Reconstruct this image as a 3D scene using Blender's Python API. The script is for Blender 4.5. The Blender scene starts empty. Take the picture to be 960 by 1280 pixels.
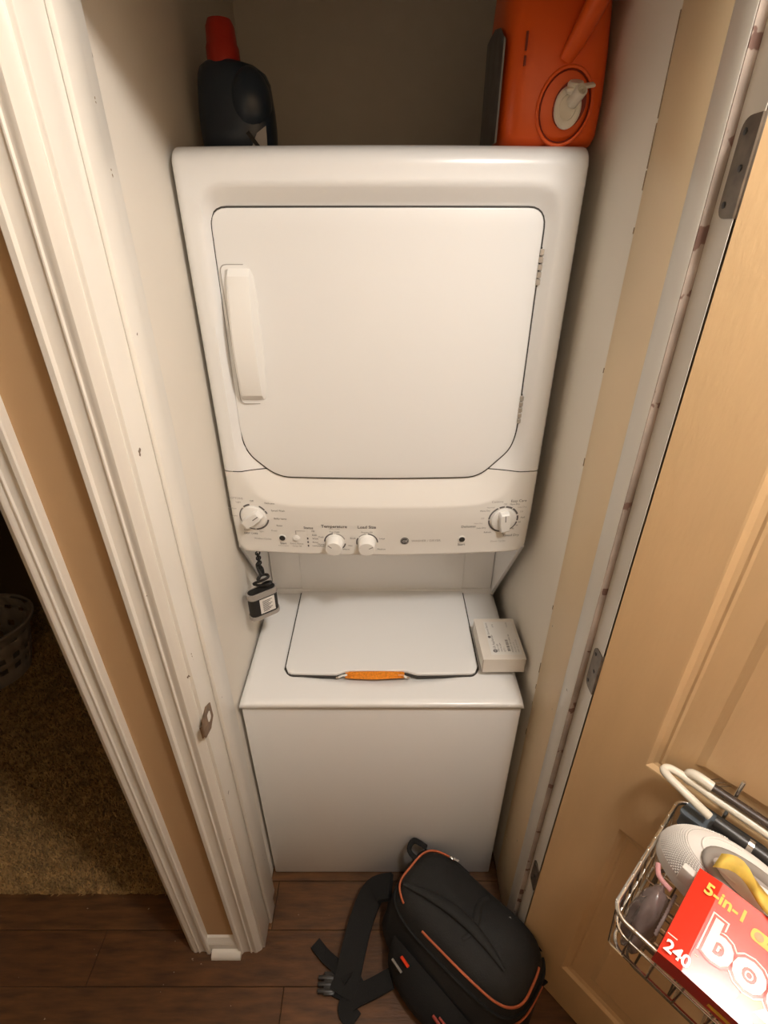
import bpy, bmesh, math, random
import numpy as np
from mathutils import Matrix, Vector
random.seed(7)
S = bpy.context.scene
COL = S.collection
pi = math.pi

# ------------------------------------------------------------------ camera
FPX, PITCH, CAMZ = 626.0, 29.6, 1.80          # focal length in pixels of the 960x1280 frame
cam_d = bpy.data.cameras.new('camera')
cam = bpy.data.objects.new('camera', cam_d)
COL.objects.link(cam)
cam_d.sensor_fit = 'VERTICAL'
cam_d.sensor_height = 24.0
cam_d.lens = FPX / 1280.0 * 24.0
cam_d.clip_start = 0.01
cam.location = (0, 0, CAMZ)
cam.rotation_euler = (math.radians(90 - PITCH), 0, 0)
S.camera = cam

# ------------------------------------------------------------------ world and exposure
w = bpy.data.worlds.new('world')
S.world = w
w.use_nodes = True
w.node_tree.nodes['Background'].inputs[0].default_value = (1.0, 0.85, 0.7, 1)
w.node_tree.nodes['Background'].inputs[1].default_value = 0.02
S.view_settings.view_transform = 'Standard'
S.view_settings.look = 'None'
S.view_settings.gamma = 1.0
S.view_settings.use_curve_mapping = False
S.view_settings.exposure = 0.0

# ------------------------------------------------------------------ hall ceiling lamp light (the lamp itself is built further down)
LAMP = (0.46, 0.08, 2.43)
ld = bpy.data.lights.new('ceiling_lamp_bulb', 'POINT')
ld.energy = 45
ld.color = (1.0, 0.94, 0.875)
ld.shadow_soft_size = 0.07
lo = bpy.data.objects.new('ceiling_lamp_bulb', ld)
COL.objects.link(lo)
lo.location = LAMP

# ------------------------------------------------------------------ materials
MATS = {}
def mat(name, col, rough=0.5, metal=0.0, var=0.0, vscale=8.0, bump=0.0, bscale=60.0, coat=0.0,
        chips=None, stretch=None, alpha=1.0, spec=0.5, trans=0.0, emit=0.0):
    m = bpy.data.materials.new(name)
    m.use_nodes = True
    nt = m.node_tree
    N, L = nt.nodes, nt.links
    b = N['Principled BSDF']
    b.inputs['Base Color'].default_value = (*col, 1)
    b.inputs['Roughness'].default_value = rough
    b.inputs['Metallic'].default_value = metal
    b.inputs['Coat Weight'].default_value = coat
    b.inputs['Coat Roughness'].default_value = 0.15
    b.inputs['Specular IOR Level'].default_value = spec
    b.inputs['Alpha'].default_value = alpha
    b.inputs['Transmission Weight'].default_value = trans
    if emit:
        b.inputs['Emission Color'].default_value = (*col, 1)
        b.inputs['Emission Strength'].default_value = emit
    tc = N.new('ShaderNodeTexCoord')
    mp = N.new('ShaderNodeMapping')
    L.new(tc.outputs['Object'], mp.inputs['Vector'])
    if stretch:
        mp.inputs['Scale'].default_value = stretch
    csock = None
    if var:
        n = N.new('ShaderNodeTexNoise')
        n.inputs['Scale'].default_value = vscale
        n.inputs['Detail'].default_value = 6
        L.new(mp.outputs[0], n.inputs['Vector'])
        r = N.new('ShaderNodeValToRGB')
        r.color_ramp.elements[0].position = 0.3
        r.color_ramp.elements[1].position = 0.7
        lo_ = tuple(max(0, c * (1 - var)) for c in col)
        hi_ = tuple(min(1, c * (1 + var)) for c in col)
        r.color_ramp.elements[0].color = (*lo_, 1)
        r.color_ramp.elements[1].color = (*hi_, 1)
        L.new(n.outputs['Fac'], r.inputs['Fac'])
        csock = r.outputs['Color']
    if chips:
        ccol, cs, thr = chips
        n = N.new('ShaderNodeTexNoise')
        n.inputs['Scale'].default_value = cs
        n.inputs['Detail'].default_value = 3
        L.new(tc.outputs['Object'], n.inputs['Vector'])
        r = N.new('ShaderNodeValToRGB')
        r.color_ramp.elements[0].position = thr
        r.color_ramp.elements[1].position = thr + 0.02
        L.new(n.outputs['Fac'], r.inputs['Fac'])
        mx = N.new('ShaderNodeMix')
        mx.data_type = 'RGBA'
        L.new(r.outputs['Color'], mx.inputs['Factor'])
        if csock:
            L.new(csock, mx.inputs[6])
        else:
            mx.inputs[6].default_value = (*col, 1)
        mx.inputs[7].default_value = (*ccol, 1)
        csock = mx.outputs[2]
    if csock:
        L.new(csock, b.inputs['Base Color'])
    if bump:
        n = N.new('ShaderNodeTexNoise')
        n.inputs['Scale'].default_value = bscale
        n.inputs['Detail'].default_value = 4
        L.new(mp.outputs[0], n.inputs['Vector'])
        bp = N.new('ShaderNodeBump')
        bp.inputs['Strength'].default_value = bump
        bp.inputs['Distance'].default_value = 0.002
        L.new(n.outputs['Fac'], bp.inputs['Height'])
        L.new(bp.outputs[0], b.inputs['Normal'])
    MATS[name] = m
    return m

mat('enamel', (0.85, 0.85, 0.84), 0.28, coat=0.3)
mat('panel_plastic', (0.84, 0.82, 0.78), 0.42)
mat('washer_enamel', (0.92, 0.92, 0.915), 0.3, coat=0.2)
mat('seam_dark', (0.045, 0.04, 0.035), 0.8)
mat('print_grey', (0.13, 0.12, 0.12), 0.6)
mat('print_light', (0.4, 0.38, 0.36), 0.6)
mat('knob_white', (0.86, 0.85, 0.82), 0.35)
mat('dark_plastic', (0.03, 0.028, 0.026), 0.4)
mat('hinge_steel', (0.55, 0.52, 0.48), 0.4, metal=0.8)
mat('trim_paint', (0.80, 0.77, 0.71), 0.32, var=0.03, vscale=5, bump=0.12, bscale=35, coat=0.15,
    chips=((0.16, 0.11, 0.07), 42, 0.745))
mat('jamb_cream', (0.82, 0.65, 0.42), 0.4, var=0.04, vscale=4, bump=0.15, bscale=25,
    chips=((0.16, 0.11, 0.07), 38, 0.76))
mat('closet_wall', (0.82, 0.77, 0.69), 0.75, var=0.03, vscale=3, bump=0.08, bscale=90)
mat('closet_wall_grey', (0.88, 0.83, 0.74), 0.7, var=0.03, vscale=3, bump=0.08, bscale=90)
mat('tan_wall', (0.47, 0.305, 0.16), 0.8, var=0.04, vscale=4, bump=0.15, bscale=120)
mat('hall_wall', (0.60, 0.47, 0.32), 0.85, bump=0.1, bscale=120)
mat('ceiling_paint', (0.80, 0.76, 0.70), 0.9, bump=0.2, bscale=150)
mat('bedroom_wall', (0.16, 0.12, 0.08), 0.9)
mat('door_paint', (0.73, 0.50, 0.27), 0.42, var=0.04, vscale=6, bump=0.3, bscale=45, stretch=(3, 3, 0.7), coat=0.1)
mat('scuff', (0.30, 0.21, 0.13), 0.8)
mat('grime', (0.37, 0.30, 0.25), 0.9, var=0.4, vscale=9, chips=((0.16, 0.09, 0.07), 30, 0.63))
mat('dark_metal', (0.18, 0.15, 0.12), 0.42, metal=0.7, var=0.25, vscale=60)
mat('brass_dark', (0.20, 0.12, 0.065), 0.4, metal=0.35, var=0.3, vscale=50)
mat('chrome', (0.82, 0.80, 0.76), 0.18, metal=1.0)
mat('floor_base', (0.03, 0.018, 0.01), 0.9)
for i, c in enumerate([(0.108, 0.045, 0.013), (0.096, 0.038, 0.010), (0.120, 0.050, 0.015), (0.102, 0.042, 0.012)]):
    mat('plank_%d' % i, c, 0.5, var=0.45, vscale=9, stretch=(1.2, 7, 7), bump=0.35, bscale=30,
        chips=((0.42, 0.33, 0.22), 75, 0.735))
mat('carpet', (0.52, 0.33, 0.13), 1.0, var=0.3, vscale=30)
mat('carpet_base', (0.30, 0.19, 0.08), 1.0)
mat('blue_bottle', (0.022, 0.036, 0.062), 0.3)
mat('red_cap', (0.42, 0.025, 0.012), 0.35)
mat('orange_jug', (0.85, 0.12, 0.012), 0.33, bump=0.03, bscale=25)
mat('jug_dark', (0.22, 0.02, 0.006), 0.5)
mat('tap_white', (0.85, 0.82, 0.74), 0.35)
mat('label_dark', (0.05, 0.055, 0.075), 0.3, var=0.7, vscale=35)
mat('label_pale', (0.45, 0.43, 0.42), 0.4)
mat('white_label', (0.8, 0.78, 0.74), 0.5)
mat('white_card', (0.78, 0.73, 0.66), 0.65, var=0.03, vscale=20)
mat('card_edge', (0.42, 0.33, 0.25), 0.8)
mat('orange_cloth', (0.85, 0.27, 0.015), 0.8, var=0.25, vscale=220, bump=0.8, bscale=350)
mat('cord_black', (0.012, 0.011, 0.010), 0.6)
mat('grey_rubber', (0.36, 0.33, 0.30), 0.5)
mat('bag_fabric', (0.010, 0.0095, 0.009), 0.75, bump=0.4, bscale=300, var=0.3, vscale=12)
mat('bag_side', (0.006, 0.006, 0.006), 0.85, bump=0.4, bscale=250)
mat('piping_orange', (0.58, 0.14, 0.05), 0.55)
mat('piping_red', (0.35, 0.05, 0.03), 0.5)
mat('tag_red', (0.9, 0.06, 0.015), 0.5)
mat('box_red', (0.80, 0.035, 0.012), 0.22, coat=0.5)
mat('box_dark_red', (0.50, 0.018, 0.010), 0.35)
mat('box_white', (0.93, 0.86, 0.78), 0.25, coat=0.4)
mat('box_orange', (0.90, 0.30, 0.10), 0.25, coat=0.4)
mat('box_yellow', (0.92, 0.55, 0.03), 0.3)
mat('mesh_white', (0.86, 0.83, 0.79), 0.85)
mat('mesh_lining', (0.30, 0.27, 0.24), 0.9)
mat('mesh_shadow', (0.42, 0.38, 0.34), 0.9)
mat('pink_trim', (0.62, 0.30, 0.30), 0.7)
mat('hanger_white', (0.80, 0.75, 0.64), 0.35)
mat('grip_brown', (0.05, 0.033, 0.024), 0.45)
mat('slate_plastic', (0.10, 0.12, 0.14), 0.45)
mat('yellow_paper', (0.80, 0.55, 0.10), 0.6, var=0.2, vscale=60)
mat('pouch_film', (0.20, 0.15, 0.14), 0.22, alpha=0.8, bump=0.6, bscale=25)
mat('pouch_zip', (0.20, 0.15, 0.14), 0.4)
mat('plastic_basket_shaded', (0.40, 0.34, 0.27), 0.5)  # white plastic, with the bedroom's shade put into its colour
mat('lamp_white', (0.85, 0.83, 0.78), 0.5)

# ------------------------------------------------------------------ helpers
def setp(o, label=None, cat=None, group=None, kind=None):
    if label: o['label'] = label
    if cat: o['category'] = cat
    if group: o['group'] = group
    if kind: o['kind'] = kind
    return o

def empty(name, loc=(0, 0, 0), rz=0.0, label=None, cat=None, group=None, kind=None, parent=None):
    o = bpy.data.objects.new(name, None)
    o.empty_display_size = 0.05
    COL.objects.link(o)
    o.location = loc
    o.rotation_euler = (0, 0, rz)
    if parent: o.parent = parent
    return setp(o, label, cat, group, kind)

def link(name, me, m, parent=None, smooth=False, loc=None, rot=None):
    o = bpy.data.objects.new(name, me)
    COL.objects.link(o)
    if m is not None and not me.materials:
        me.materials.append(MATS[m])
    if parent: o.parent = parent
    if loc: o.location = loc
    if rot: o.rotation_euler = rot
    if smooth:
        for p in me.polygons: p.use_smooth = True
    return o

def mesh(name, V, F, m, parent=None, smooth=False, loc=None, rot=None, angle=None):
    me = bpy.data.meshes.new(name)
    me.from_pydata([tuple(v) for v in V], [], F)
    me.validate()
    me.update()
    bm = bmesh.new(); bm.from_mesh(me)
    bmesh.ops.recalc_face_normals(bm, faces=bm.faces)
    bm.to_mesh(me); bm.free()
    o = link(name, me, m, parent, smooth, loc, rot)
    if smooth and angle:
        me.set_sharp_from_angle(angle=math.radians(angle))
    return o

def from_bm(name, bm, m, parent=None, smooth=False, loc=None, rot=None, angle=35):
    me = bpy.data.meshes.new(name)
    bmesh.ops.recalc_face_normals(bm, faces=bm.faces)
    bm.to_mesh(me); bm.free()
    o = link(name, me, m, parent, smooth, loc, rot)
    if smooth: me.set_sharp_from_angle(angle=math.radians(angle))
    return o

def bm_box(bm, lo_, hi_, bev=0.0, seg=2):
    r = bmesh.ops.create_cube(bm, size=1.0)
    vs = r['verts']
    for v in vs:
        v.co = Vector([lo_[i] + (v.co[i] + 0.5) * (hi_[i] - lo_[i]) for i in range(3)])
    if bev:
        es = list({e for v in vs for e in v.link_edges})
        bmesh.ops.bevel(bm, geom=es, offset=bev, segments=seg, affect='EDGES', profile=0.5)

def box(name, lo_, hi_, m, parent=None, bev=0.0, seg=2, loc=None, rot=None):
    bm = bmesh.new()
    bm_box(bm, lo_, hi_, bev, seg)
    return from_bm(name, bm, m, parent, smooth=bev > 0, loc=loc, rot=rot)

def arc(cx, cy, r, a0, a1, n):
    return [(cx + r * math.cos(math.radians(a0 + (a1 - a0) * i / n)), cy + r * math.sin(math.radians(a0 + (a1 - a0) * i / n))) for i in range(n + 1)]

def rrect(x0, y0, x1, y1, r, n=6):
    return arc(x1 - r, y0 + r, r, -90, 0, n) + arc(x1 - r, y1 - r, r, 0, 90, n) + arc(x0 + r, y1 - r, r, 90, 180, n) + arc(x0 + r, y0 + r, r, 180, 270, n)

def round_poly(P, rs, n=6):
    out = []
    k = len(P)
    for i in range(k):
        p0, p1, p2 = Vector(P[i - 1]), Vector(P[i]), Vector(P[(i + 1) % k])
        r = rs[i] if isinstance(rs, (list, tuple)) else rs
        if r <= 0:
            out.append(tuple(p1)); continue
        d0, d1 = (p0 - p1), (p2 - p1)
        t = min(r, d0.length * .49, d1.length * .49)
        a, b = p1 + d0.normalized() * t, p1 + d1.normalized() * t
        for j in range(n + 1):
            s = j / n
            out.append(tuple(a * (1 - s) ** 2 + p1 * 2 * s * (1 - s) + b * s * s))
    return out

def prism(name, P, d0, d1, axis, m, parent=None, smooth=False, fn=None, loc=None, rot=None):
    """extrude the 2-D outline P between d0 and d1 along axis ('x','y','z')"""
    def pt(p, d):
        return {'x': (d, p[0], p[1]), 'y': (p[0], d, p[1]), 'z': (p[0], p[1], d)}[axis]
    n = len(P)
    V = [pt(p, d0) for p in P] + [pt(p, d1) for p in P]
    if fn: V = [fn(v) for v in V]
    F = [[i, (i + 1) % n, n + (i + 1) % n, n + i] for i in range(n)] + [list(range(n)), list(range(2 * n - 1, n - 1, -1))]
    return mesh(name, V, F, m, parent, smooth, loc, rot, angle=30 if smooth else None)

def tube_data(P, r, sides=8, closed=False, V=None, F=None, taper=None, flat=1.0):
    V = [] if V is None else V
    F = [] if F is None else F
    P = [Vector(p) for p in P]
    n = len(P)
    base = len(V)
    prev = None
    for i, p in enumerate(P):
        if closed:
            t = (P[(i + 1) % n] - P[i - 1])
        else:
            t = P[min(i + 1, n - 1)] - P[max(i - 1, 0)]
        t.normalize()
        if prev is None:
            a = Vector((0, 0, 1)) if abs(t.z) < 0.9 else Vector((1, 0, 0))
            u = t.cross(a).normalized()
        else:
            u = (prev - t * prev.dot(t))
            u = u.normalized() if u.length > 1e-6 else t.orthogonal().normalized()
        prev = u
        v = t.cross(u)
        rr = r * (taper[i] if taper else 1)
        for k in range(sides):
            an = 2 * pi * k / sides
            V.append(p + u * rr * math.cos(an) + v * rr * flat * math.sin(an))
    m_ = n if closed else n - 1
    for i in range(m_):
        j = (i + 1) % n
        for k in range(sides):
            k2 = (k + 1) % sides
            F.append([base + i * sides + k, base + i * sides + k2, base + j * sides + k2, base + j * sides + k])
    if not closed:
        F.append([base + k for k in range(sides)])
        F.append([base + (n - 1) * sides + k for k in range(sides)][::-1])
    return V, F

def tube(name, P, r, m, parent=None, sides=8, closed=False, taper=None, flat=1.0):
    V, F = tube_data(P, r, sides, closed, taper=taper, flat=flat)
    return mesh(name, V, F, m, parent, True, angle=60)

def spline(P, n=8, closed=False):
    P = [Vector(p) for p in P]
    out = []
    k = len(P)
    rng = range(k) if closed else range(k - 1)
    for i in rng:
        p0 = P[(i - 1) % k] if closed or i > 0 else P[0]
        p1, p2 = P[i], P[(i + 1) % k]
        p3 = P[(i + 2) % k] if closed or i + 2 < k else P[-1]
        for j in range(n):
            t = j / n
            out.append(0.5 * ((2 * p1) + (p2 - p0) * t + (2 * p0 - 5 * p1 + 4 * p2 - p3) * t * t + (3 * p1 - p0 - 3 * p2 + p3) * t ** 3))
    if not closed: out.append(P[-1])
    return out

def lathe_data(prof, n=24, V=None, F=None, M=None):
    V = [] if V is None else V
    F = [] if F is None else F
    b = len(V)
    for (r, z) in prof:
        for k in range(n):
            p = Vector((r * math.cos(2 * pi * k / n), r * math.sin(2 * pi * k / n), z))
            V.append(M @ p if M else p)
    for i in range(len(prof) - 1):
        for k in range(n):
            k2 = (k + 1) % n
            F.append([b + i * n + k, b + i * n + k2, b + (i + 1) * n + k2, b + (i + 1) * n + k])
    F.append([b + k for k in range(n)][::-1])
    F.append([b + (len(prof) - 1) * n + k for k in range(n)])
    return V, F

def lathe(name, prof, m, parent=None, n=24, M=None, angle=35):
    V, F = lathe_data(prof, n, M=M)
    return mesh(name, V, F, m, parent, True, angle=angle)

def grid_mesh(name, pts, m, parent=None, smooth=True, closed_u=False, caps=False, angle=50):
    """pts[row][col] -> mesh"""
    R, C = len(pts), len(pts[0])
    V = [p for row in pts for p in row]
    F = []
    for i in range(R - 1):
        for j in range(C if closed_u else C - 1):
            j2 = (j + 1) % C
            F.append([i * C + j, i * C + j2, (i + 1) * C + j2, (i + 1) * C + j])
    if caps:
        F.append(list(range(C))[::-1])
        F.append([(R - 1) * C + j for j in range(C)])
    return mesh(name, V, F, m, parent, smooth, angle=angle)

def text(s, size, m, parent, M, name='lettering', align='CENTER', bold=0.0, depth=0.0, shear=0.0):
    cu = bpy.data.curves.new(name, 'FONT')
    cu.body = s
    cu.size = size
    cu.align_x = align
    cu.align_y = 'CENTER'
    cu.offset = bold
    cu.extrude = depth
    cu.shear = shear
    cu.resolution_u = 3
    tmp = bpy.data.objects.new(name, cu)
    COL.objects.link(tmp)
    dg = bpy.context.evaluated_depsgraph_get()
    me = bpy.data.meshes.new_from_object(tmp.evaluated_get(dg))
    bpy.data.objects.remove(tmp)
    bpy.data.curves.remove(cu)
    me.materials.clear()
    me.transform(M)
    return link(name, me, m, parent)

def frame_mat(o, x, y):
    """matrix with origin o, text x direction and text up direction"""
    x = Vector(x).normalized(); y = Vector(y)
    y = (y - x * y.dot(x)).normalized()
    z = x.cross(y)
    M = Matrix((x, y, z)).transposed().to_4x4()
    M.translation = Vector(o)
    return M

def sstep(a, b, x):
    t = min(1, max(0, (x - a) / (b - a)))
    return t * t * (3 - 2 * t)

# ================================================================== SETTING
WY0, WY1 = 0.635, 0.775          # hall face and back face of the wall that holds the closet doorway
JL, JR = -0.342, 0.37            # faces of the left and right jamb
WL, WR = -0.357, 0.362           # closet side walls
BACK = 1.62
CEIL = 2.50
HEAD = 2.11                      # underside of the door heads
HX0, HX1, HY0 = -2.3, 1.35, -0.75

def st(o, label, cat):
    return setp(o, label, cat, kind='structure')

# floor: base slab + single planks
floor = st(box('floor', (HX0, HY0, -0.03), (HX1, 0.768, -0.004), 'floor_base'), 'dark brown wooden plank floor of the hall and closet', 'floor')
PW = 0.127
ys = [0.675 + PW * k for k in range(-12, 9)]
pk = 0
plank_me = {}
for k, y0 in enumerate(ys):
    y1 = y0 + PW
    if y1 < HY0 + .01 or y0 > BACK - 0.02: continue
    in_closet = y0 > 0.6
    xa, xb = (WL, WR) if y0 > 0.76 else (HX0, HX1)
    yy0, yy1 = max(y0, HY0), min(y1, BACK)
    x = xa - random.uniform(0, 0.9) if not in_closet or y0 < 0.76 else xa - random.uniform(0, 0.5)
    while x < xb:
        x2 = x + 1.05
        a, b = max(x, xa), min(x2, xb)
        if b - a > 0.01:
            h = random.uniform(-0.0006, 0.0004)
            g = 0.0008
            pm_ = 'plank_%d' % random.randint(0, 3)
            if yy0 < 0.768 < yy1:
                # the row under the wall: hall part ends at the carpet, closet part runs on
                pieces = [(a, min(b, WL), .768), (max(a, WL), min(b, WR), yy1), (max(a, WR), b, .768)]
            else:
                pieces = [(a, b, yy1)]
            for pa, pb, py in pieces:
                if pb - pa > .01:
                    box('plank', (pa + g, yy0 + g, -0.004), (pb - g, py - g, h), pm_, floor, bev=0.0009, seg=1)
        x = x2
# closet sub-floor
st(box('floor_closet', (WL - .1, 0.769, -0.03), (WR + .1, BACK + .1, -0.005), 'floor_base'), 'floor slab under the washer in the closet', 'floor')

# bedroom carpet
st(box('floor_bedroom', (-3.2, 0.769, -0.03), (-0.47, 3.2, 0.0), 'carpet_base'), 'bedroom floor slab under the tan carpet', 'floor')
V, F = [], []
NB = 105000
for i in range(NB):
    x = random.uniform(-2.15, -0.49)
    y = 0.766 + (random.random() ** 1.3) * 1.35
    if x > -0.58 and y < 0.80: pass
    h = random.uniform(0.008, 0.015)
    an = random.uniform(0, 2 * pi)
    wd = 0.0022 + 0.0012 * (y - .77)
    lx, ly = random.gauss(0, .004), random.gauss(0, .004)
    cx, cy = math.cos(an) * wd, math.sin(an) * wd
    b = len(V)
    V += [(x - cx, y - cy, 0), (x + cx, y + cy, 0), (x + lx + cx * .6, y + ly + cy * .6, h), (x + lx - cx * .6, y + ly - cy * .6, h)]
    F.append((b, b + 1, b + 2, b + 3))
me = bpy.data.meshes.new('carpet_pile')
me.from_pydata(V, [], F)
o = link('carpet_pile', me, 'carpet')
setp(o, 'tan cut-pile carpet of the dark bedroom beyond the doorway', 'carpet', kind='stuff')

# walls
T_ = 0.10
st(box('wall_closet_left', (WL - T_, WY1, 0), (WL, BACK + T_, CEIL), 'closet_wall'), 'cream closet wall left of the laundry tower', 'wall')
st(box('wall_closet_right', (WR, 0.830, 0), (WR + T_, BACK + T_, CEIL), 'closet_wall_grey'), 'off-white closet wall right of the laundry tower', 'wall')
st(box('wall_closet_back', (WL, BACK, 0), (WR, BACK + T_, CEIL), 'closet_wall'), 'closet back wall behind the laundry tower', 'wall')
BJ = -0.556                      # bedroom jamb face
st(box('wall_partition', (BJ + 0.018, WY0, 0), (JL - 0.018, WY1, CEIL), 'tan_wall'), 'narrow tan wall strip between the two white door casings', 'wall')
st(box('wall_hall_right', (JR + 0.018, WY0, 0), (HX1, WY1, CEIL), 'hall_wall'), 'tan hall wall behind the open closet door', 'wall')
st(box('wall_hall_left', (HX0, WY0, 0), (-1.36, WY1, CEIL), 'hall_wall'), 'tan hall wall left of the bedroom doorway', 'wall')
st(box('wall_header_closet', (JL - 0.018, WY0, HEAD + .018), (JR + 0.018, WY1, CEIL), 'hall_wall'), 'tan wall above the closet doorway', 'wall')
st(box('wall_header_bedroom', (-1.36, WY0, HEAD + .018), (BJ + 0.018, WY1, CEIL), 'hall_wall'), 'tan wall above the bedroom doorway', 'wall')
st(box('wall_hall_back', (HX0, HY0 - T_, 0), (HX1, HY0, CEIL), 'hall_wall'), 'tan hall wall opposite the closet', 'wall')
st(box('wall_hall_east', (HX1, HY0, 0), (HX1 + T_, WY1, CEIL), 'hall_wall'), 'tan wall at the right end of the hall', 'wall')
st(box('wall_hall_west', (HX0 - T_, HY0, 0), (HX0, WY1, CEIL), 'hall_wall'), 'tan wall at the left end of the hall', 'wall')
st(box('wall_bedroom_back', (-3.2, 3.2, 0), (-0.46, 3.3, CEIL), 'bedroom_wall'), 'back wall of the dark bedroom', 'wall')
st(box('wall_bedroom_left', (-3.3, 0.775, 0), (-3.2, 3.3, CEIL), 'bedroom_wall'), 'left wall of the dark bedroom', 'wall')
st(box('ceiling', (-3.3, HY0 - T_, CEIL), (HX1 + T_, 3.3, CEIL + 0.08), 'ceiling_paint'), 'white ceiling over hall, closet and bedroom', 'ceiling')

# right end of the closet wall: cream return between stop and closet wall
st(box('trim_1', (WR - .0015, 0.7005, 0.0), (JR + 0.018, 0.8295, HEAD), 'jamb_cream', bev=0.002), 'cream painted inner return beside the right jamb of the closet', 'jamb')
st(box('trim_14', (JR - .0008, 0.6135, 0.0), (JR - 0.0003, 0.700, HEAD), 'trim_paint'), 'white right jamb of the closet doorway with three door hinges', 'jamb')
st(box('trim_2', (JR - 0.013, 0.655, 0.0), (JR - .0009, 0.700, HEAD), 'trim_paint', bev=0.0012), 'white door stop strip on the right jamb', 'door stop')
st(box('trim_3', (JR - 0.0122, 0.6535, 0.0), (JR - .0009, 0.6549, HEAD - .01), 'grime'), 'dirty brown line along the right door stop', 'dirt')
# cracked paint line where the return meets the closet wall
ret = bpy.data.objects['trim_1']
for z0, z1, w_ in ((2.03, 1.965, .0012), (1.965, 1.925, .0020), (1.92, 1.87, .0024), (1.868, 1.845, .0014), (1.80, 1.792, .0022), (1.60, 1.592, .0018), (1.44, 1.425, .0022), (1.10, 1.09, .002), (.93, .90, .002), (.86, .845, .003), (.80, .79, .002), (.70, .68, .002)):
    n_ = max(2, int((z0 - z1) / .008))
    L_ = [(0.8297 - w_ * random.uniform(.5, 1.2), z0 + (z1 - z0) * i / n_) for i in range(n_ + 1)]
    prism('paint_crack', L_ + [(0.8299, z1), (0.8299, z0)], WR - .0021, WR - .0012, 'x', 'scuff', ret)
# left jamb
jl = st(box('trim_4', (JL - 0.018, WY0 - 0.002, 0.0), (JL, WY1 + 0.003, HEAD), 'trim_paint', bev=0.002), 'white left jamb of the closet doorway with brass strike plate', 'jamb')
st(box('trim_5', (JL, 0.690, 0.0), (JL + 0.009, 0.737, HEAD), 'trim_paint', bev=0.003), 'white door stop strip on the left jamb', 'door stop')
st(box('trim_6', (JL - .018, WY0, HEAD), (JR + .018, WY1, HEAD + .018), 'trim_paint'), 'white head jamb of the closet doorway', 'jamb')
st(box('trim_7', (BJ, WY0 - 0.002, 0.0), (BJ + 0.018, WY1, HEAD + .018), 'trim_paint', bev=0.002), 'white right jamb of the bedroom doorway', 'jamb')
st(box('trim_8', (-1.36, WY0 - 0.002, 0.0), (-1.342, WY1, HEAD + .018), 'trim_paint'), 'white left jamb of the bedroom doorway', 'jamb')

# casings: moulded profile (distance from outer edge, thickness)
CP = [(0, 0), (0, .0150), (.002, .0172), (.0095, .0172), (.0115, .0150), (.0125, .0128), (.018, .0112), (.026, .0105), (.0315, .0116),
      (.0335, .0140), (.0355, .0140), (.0372, .0118), (.0405, .0118), (.0440, .0136), (.0500, .0136), (.0545, .0108), (.0600, .0082), (.0640, .0050), (.0640, 0)]
def casing(name, outer, sign, label, z1=HEAD + .07, width=0.064):
    P = [(outer + sign * s * width / .064, WY0 - t) for s, t in CP]
    return st(prism(name, P, 0.0, z1, 'z', 'trim_paint', smooth=True), label, 'door casing')
casing('trim_9', -0.413, 1, 'white moulded casing along the left side of the closet doorway')
casing('trim_10', -0.494, -1, 'white moulded casing along the right side of the bedroom doorway', width=0.060)
st(box('trim_12', (-0.413, WY0 - .017, HEAD + .005), (JR + .078, WY0, HEAD + .07), 'trim_paint', bev=.004), 'white casing above the closet doorway', 'door casing')
casing('trim_13', -1.42, 1, 'white moulded casing along the left side of the bedroom doorway')
# baseboard between the casings
BBP = [(0, 0), (-0.012, 0), (-0.012, .046), (-.0105, .049), (-.0105, .053), (-.0125, .056), (-.0105, .060), (-.008, .066), (-.005, .074), (0, .078)]
bb = st(prism('baseboard_partition', [(WY0 + a, b) for a, b in BBP], -0.494, -0.413, 'x', 'trim_paint'), 'short white baseboard between the two door casings', 'baseboard')
SH = [(0, 0)] + [(-0.019 * math.cos(math.radians(t)), 0.021 * math.sin(math.radians(t))) for t in range(0, 91, 15)]
prism('shoe_moulding', [(WY0 - .012 + a, b) for a, b in SH], -0.487, -0.405, 'x', 'trim_paint', bb, smooth=True)
st(prism('baseboard_right', [(WY0 + a, b) for a, b in BBP], JR + .08, HX1, 'x', 'trim_paint'), 'white baseboard behind the open closet door', 'baseboard')

# strike plate on the left jamb
sp = []
P = [(0.620, .950), (0.648, .942), (0.668, .955), (0.668, .992), (0.648, 1.004), (0.620, .996)]
HOLE = rrect(0.643, .964, 0.657, .984, .004, 2)
prism('strike_plate', P, JL + .0002, JL + .0018, 'x', 'brass_dark', jl)
prism('strike_hole', HOLE, JL + .0018, JL + .0026, 'x', 'white_label', jl)
lip = [[(JL + .0018 - 0.004 * (1 - math.cos(a)), 0.621 - 0.008 * math.sin(a), z) for z in (.957, .973, .989)] for a in [pi / 2 * i / 5 for i in range(6)]]
grid_mesh('strike_lip', lip, 'brass_dark', jl)
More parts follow.
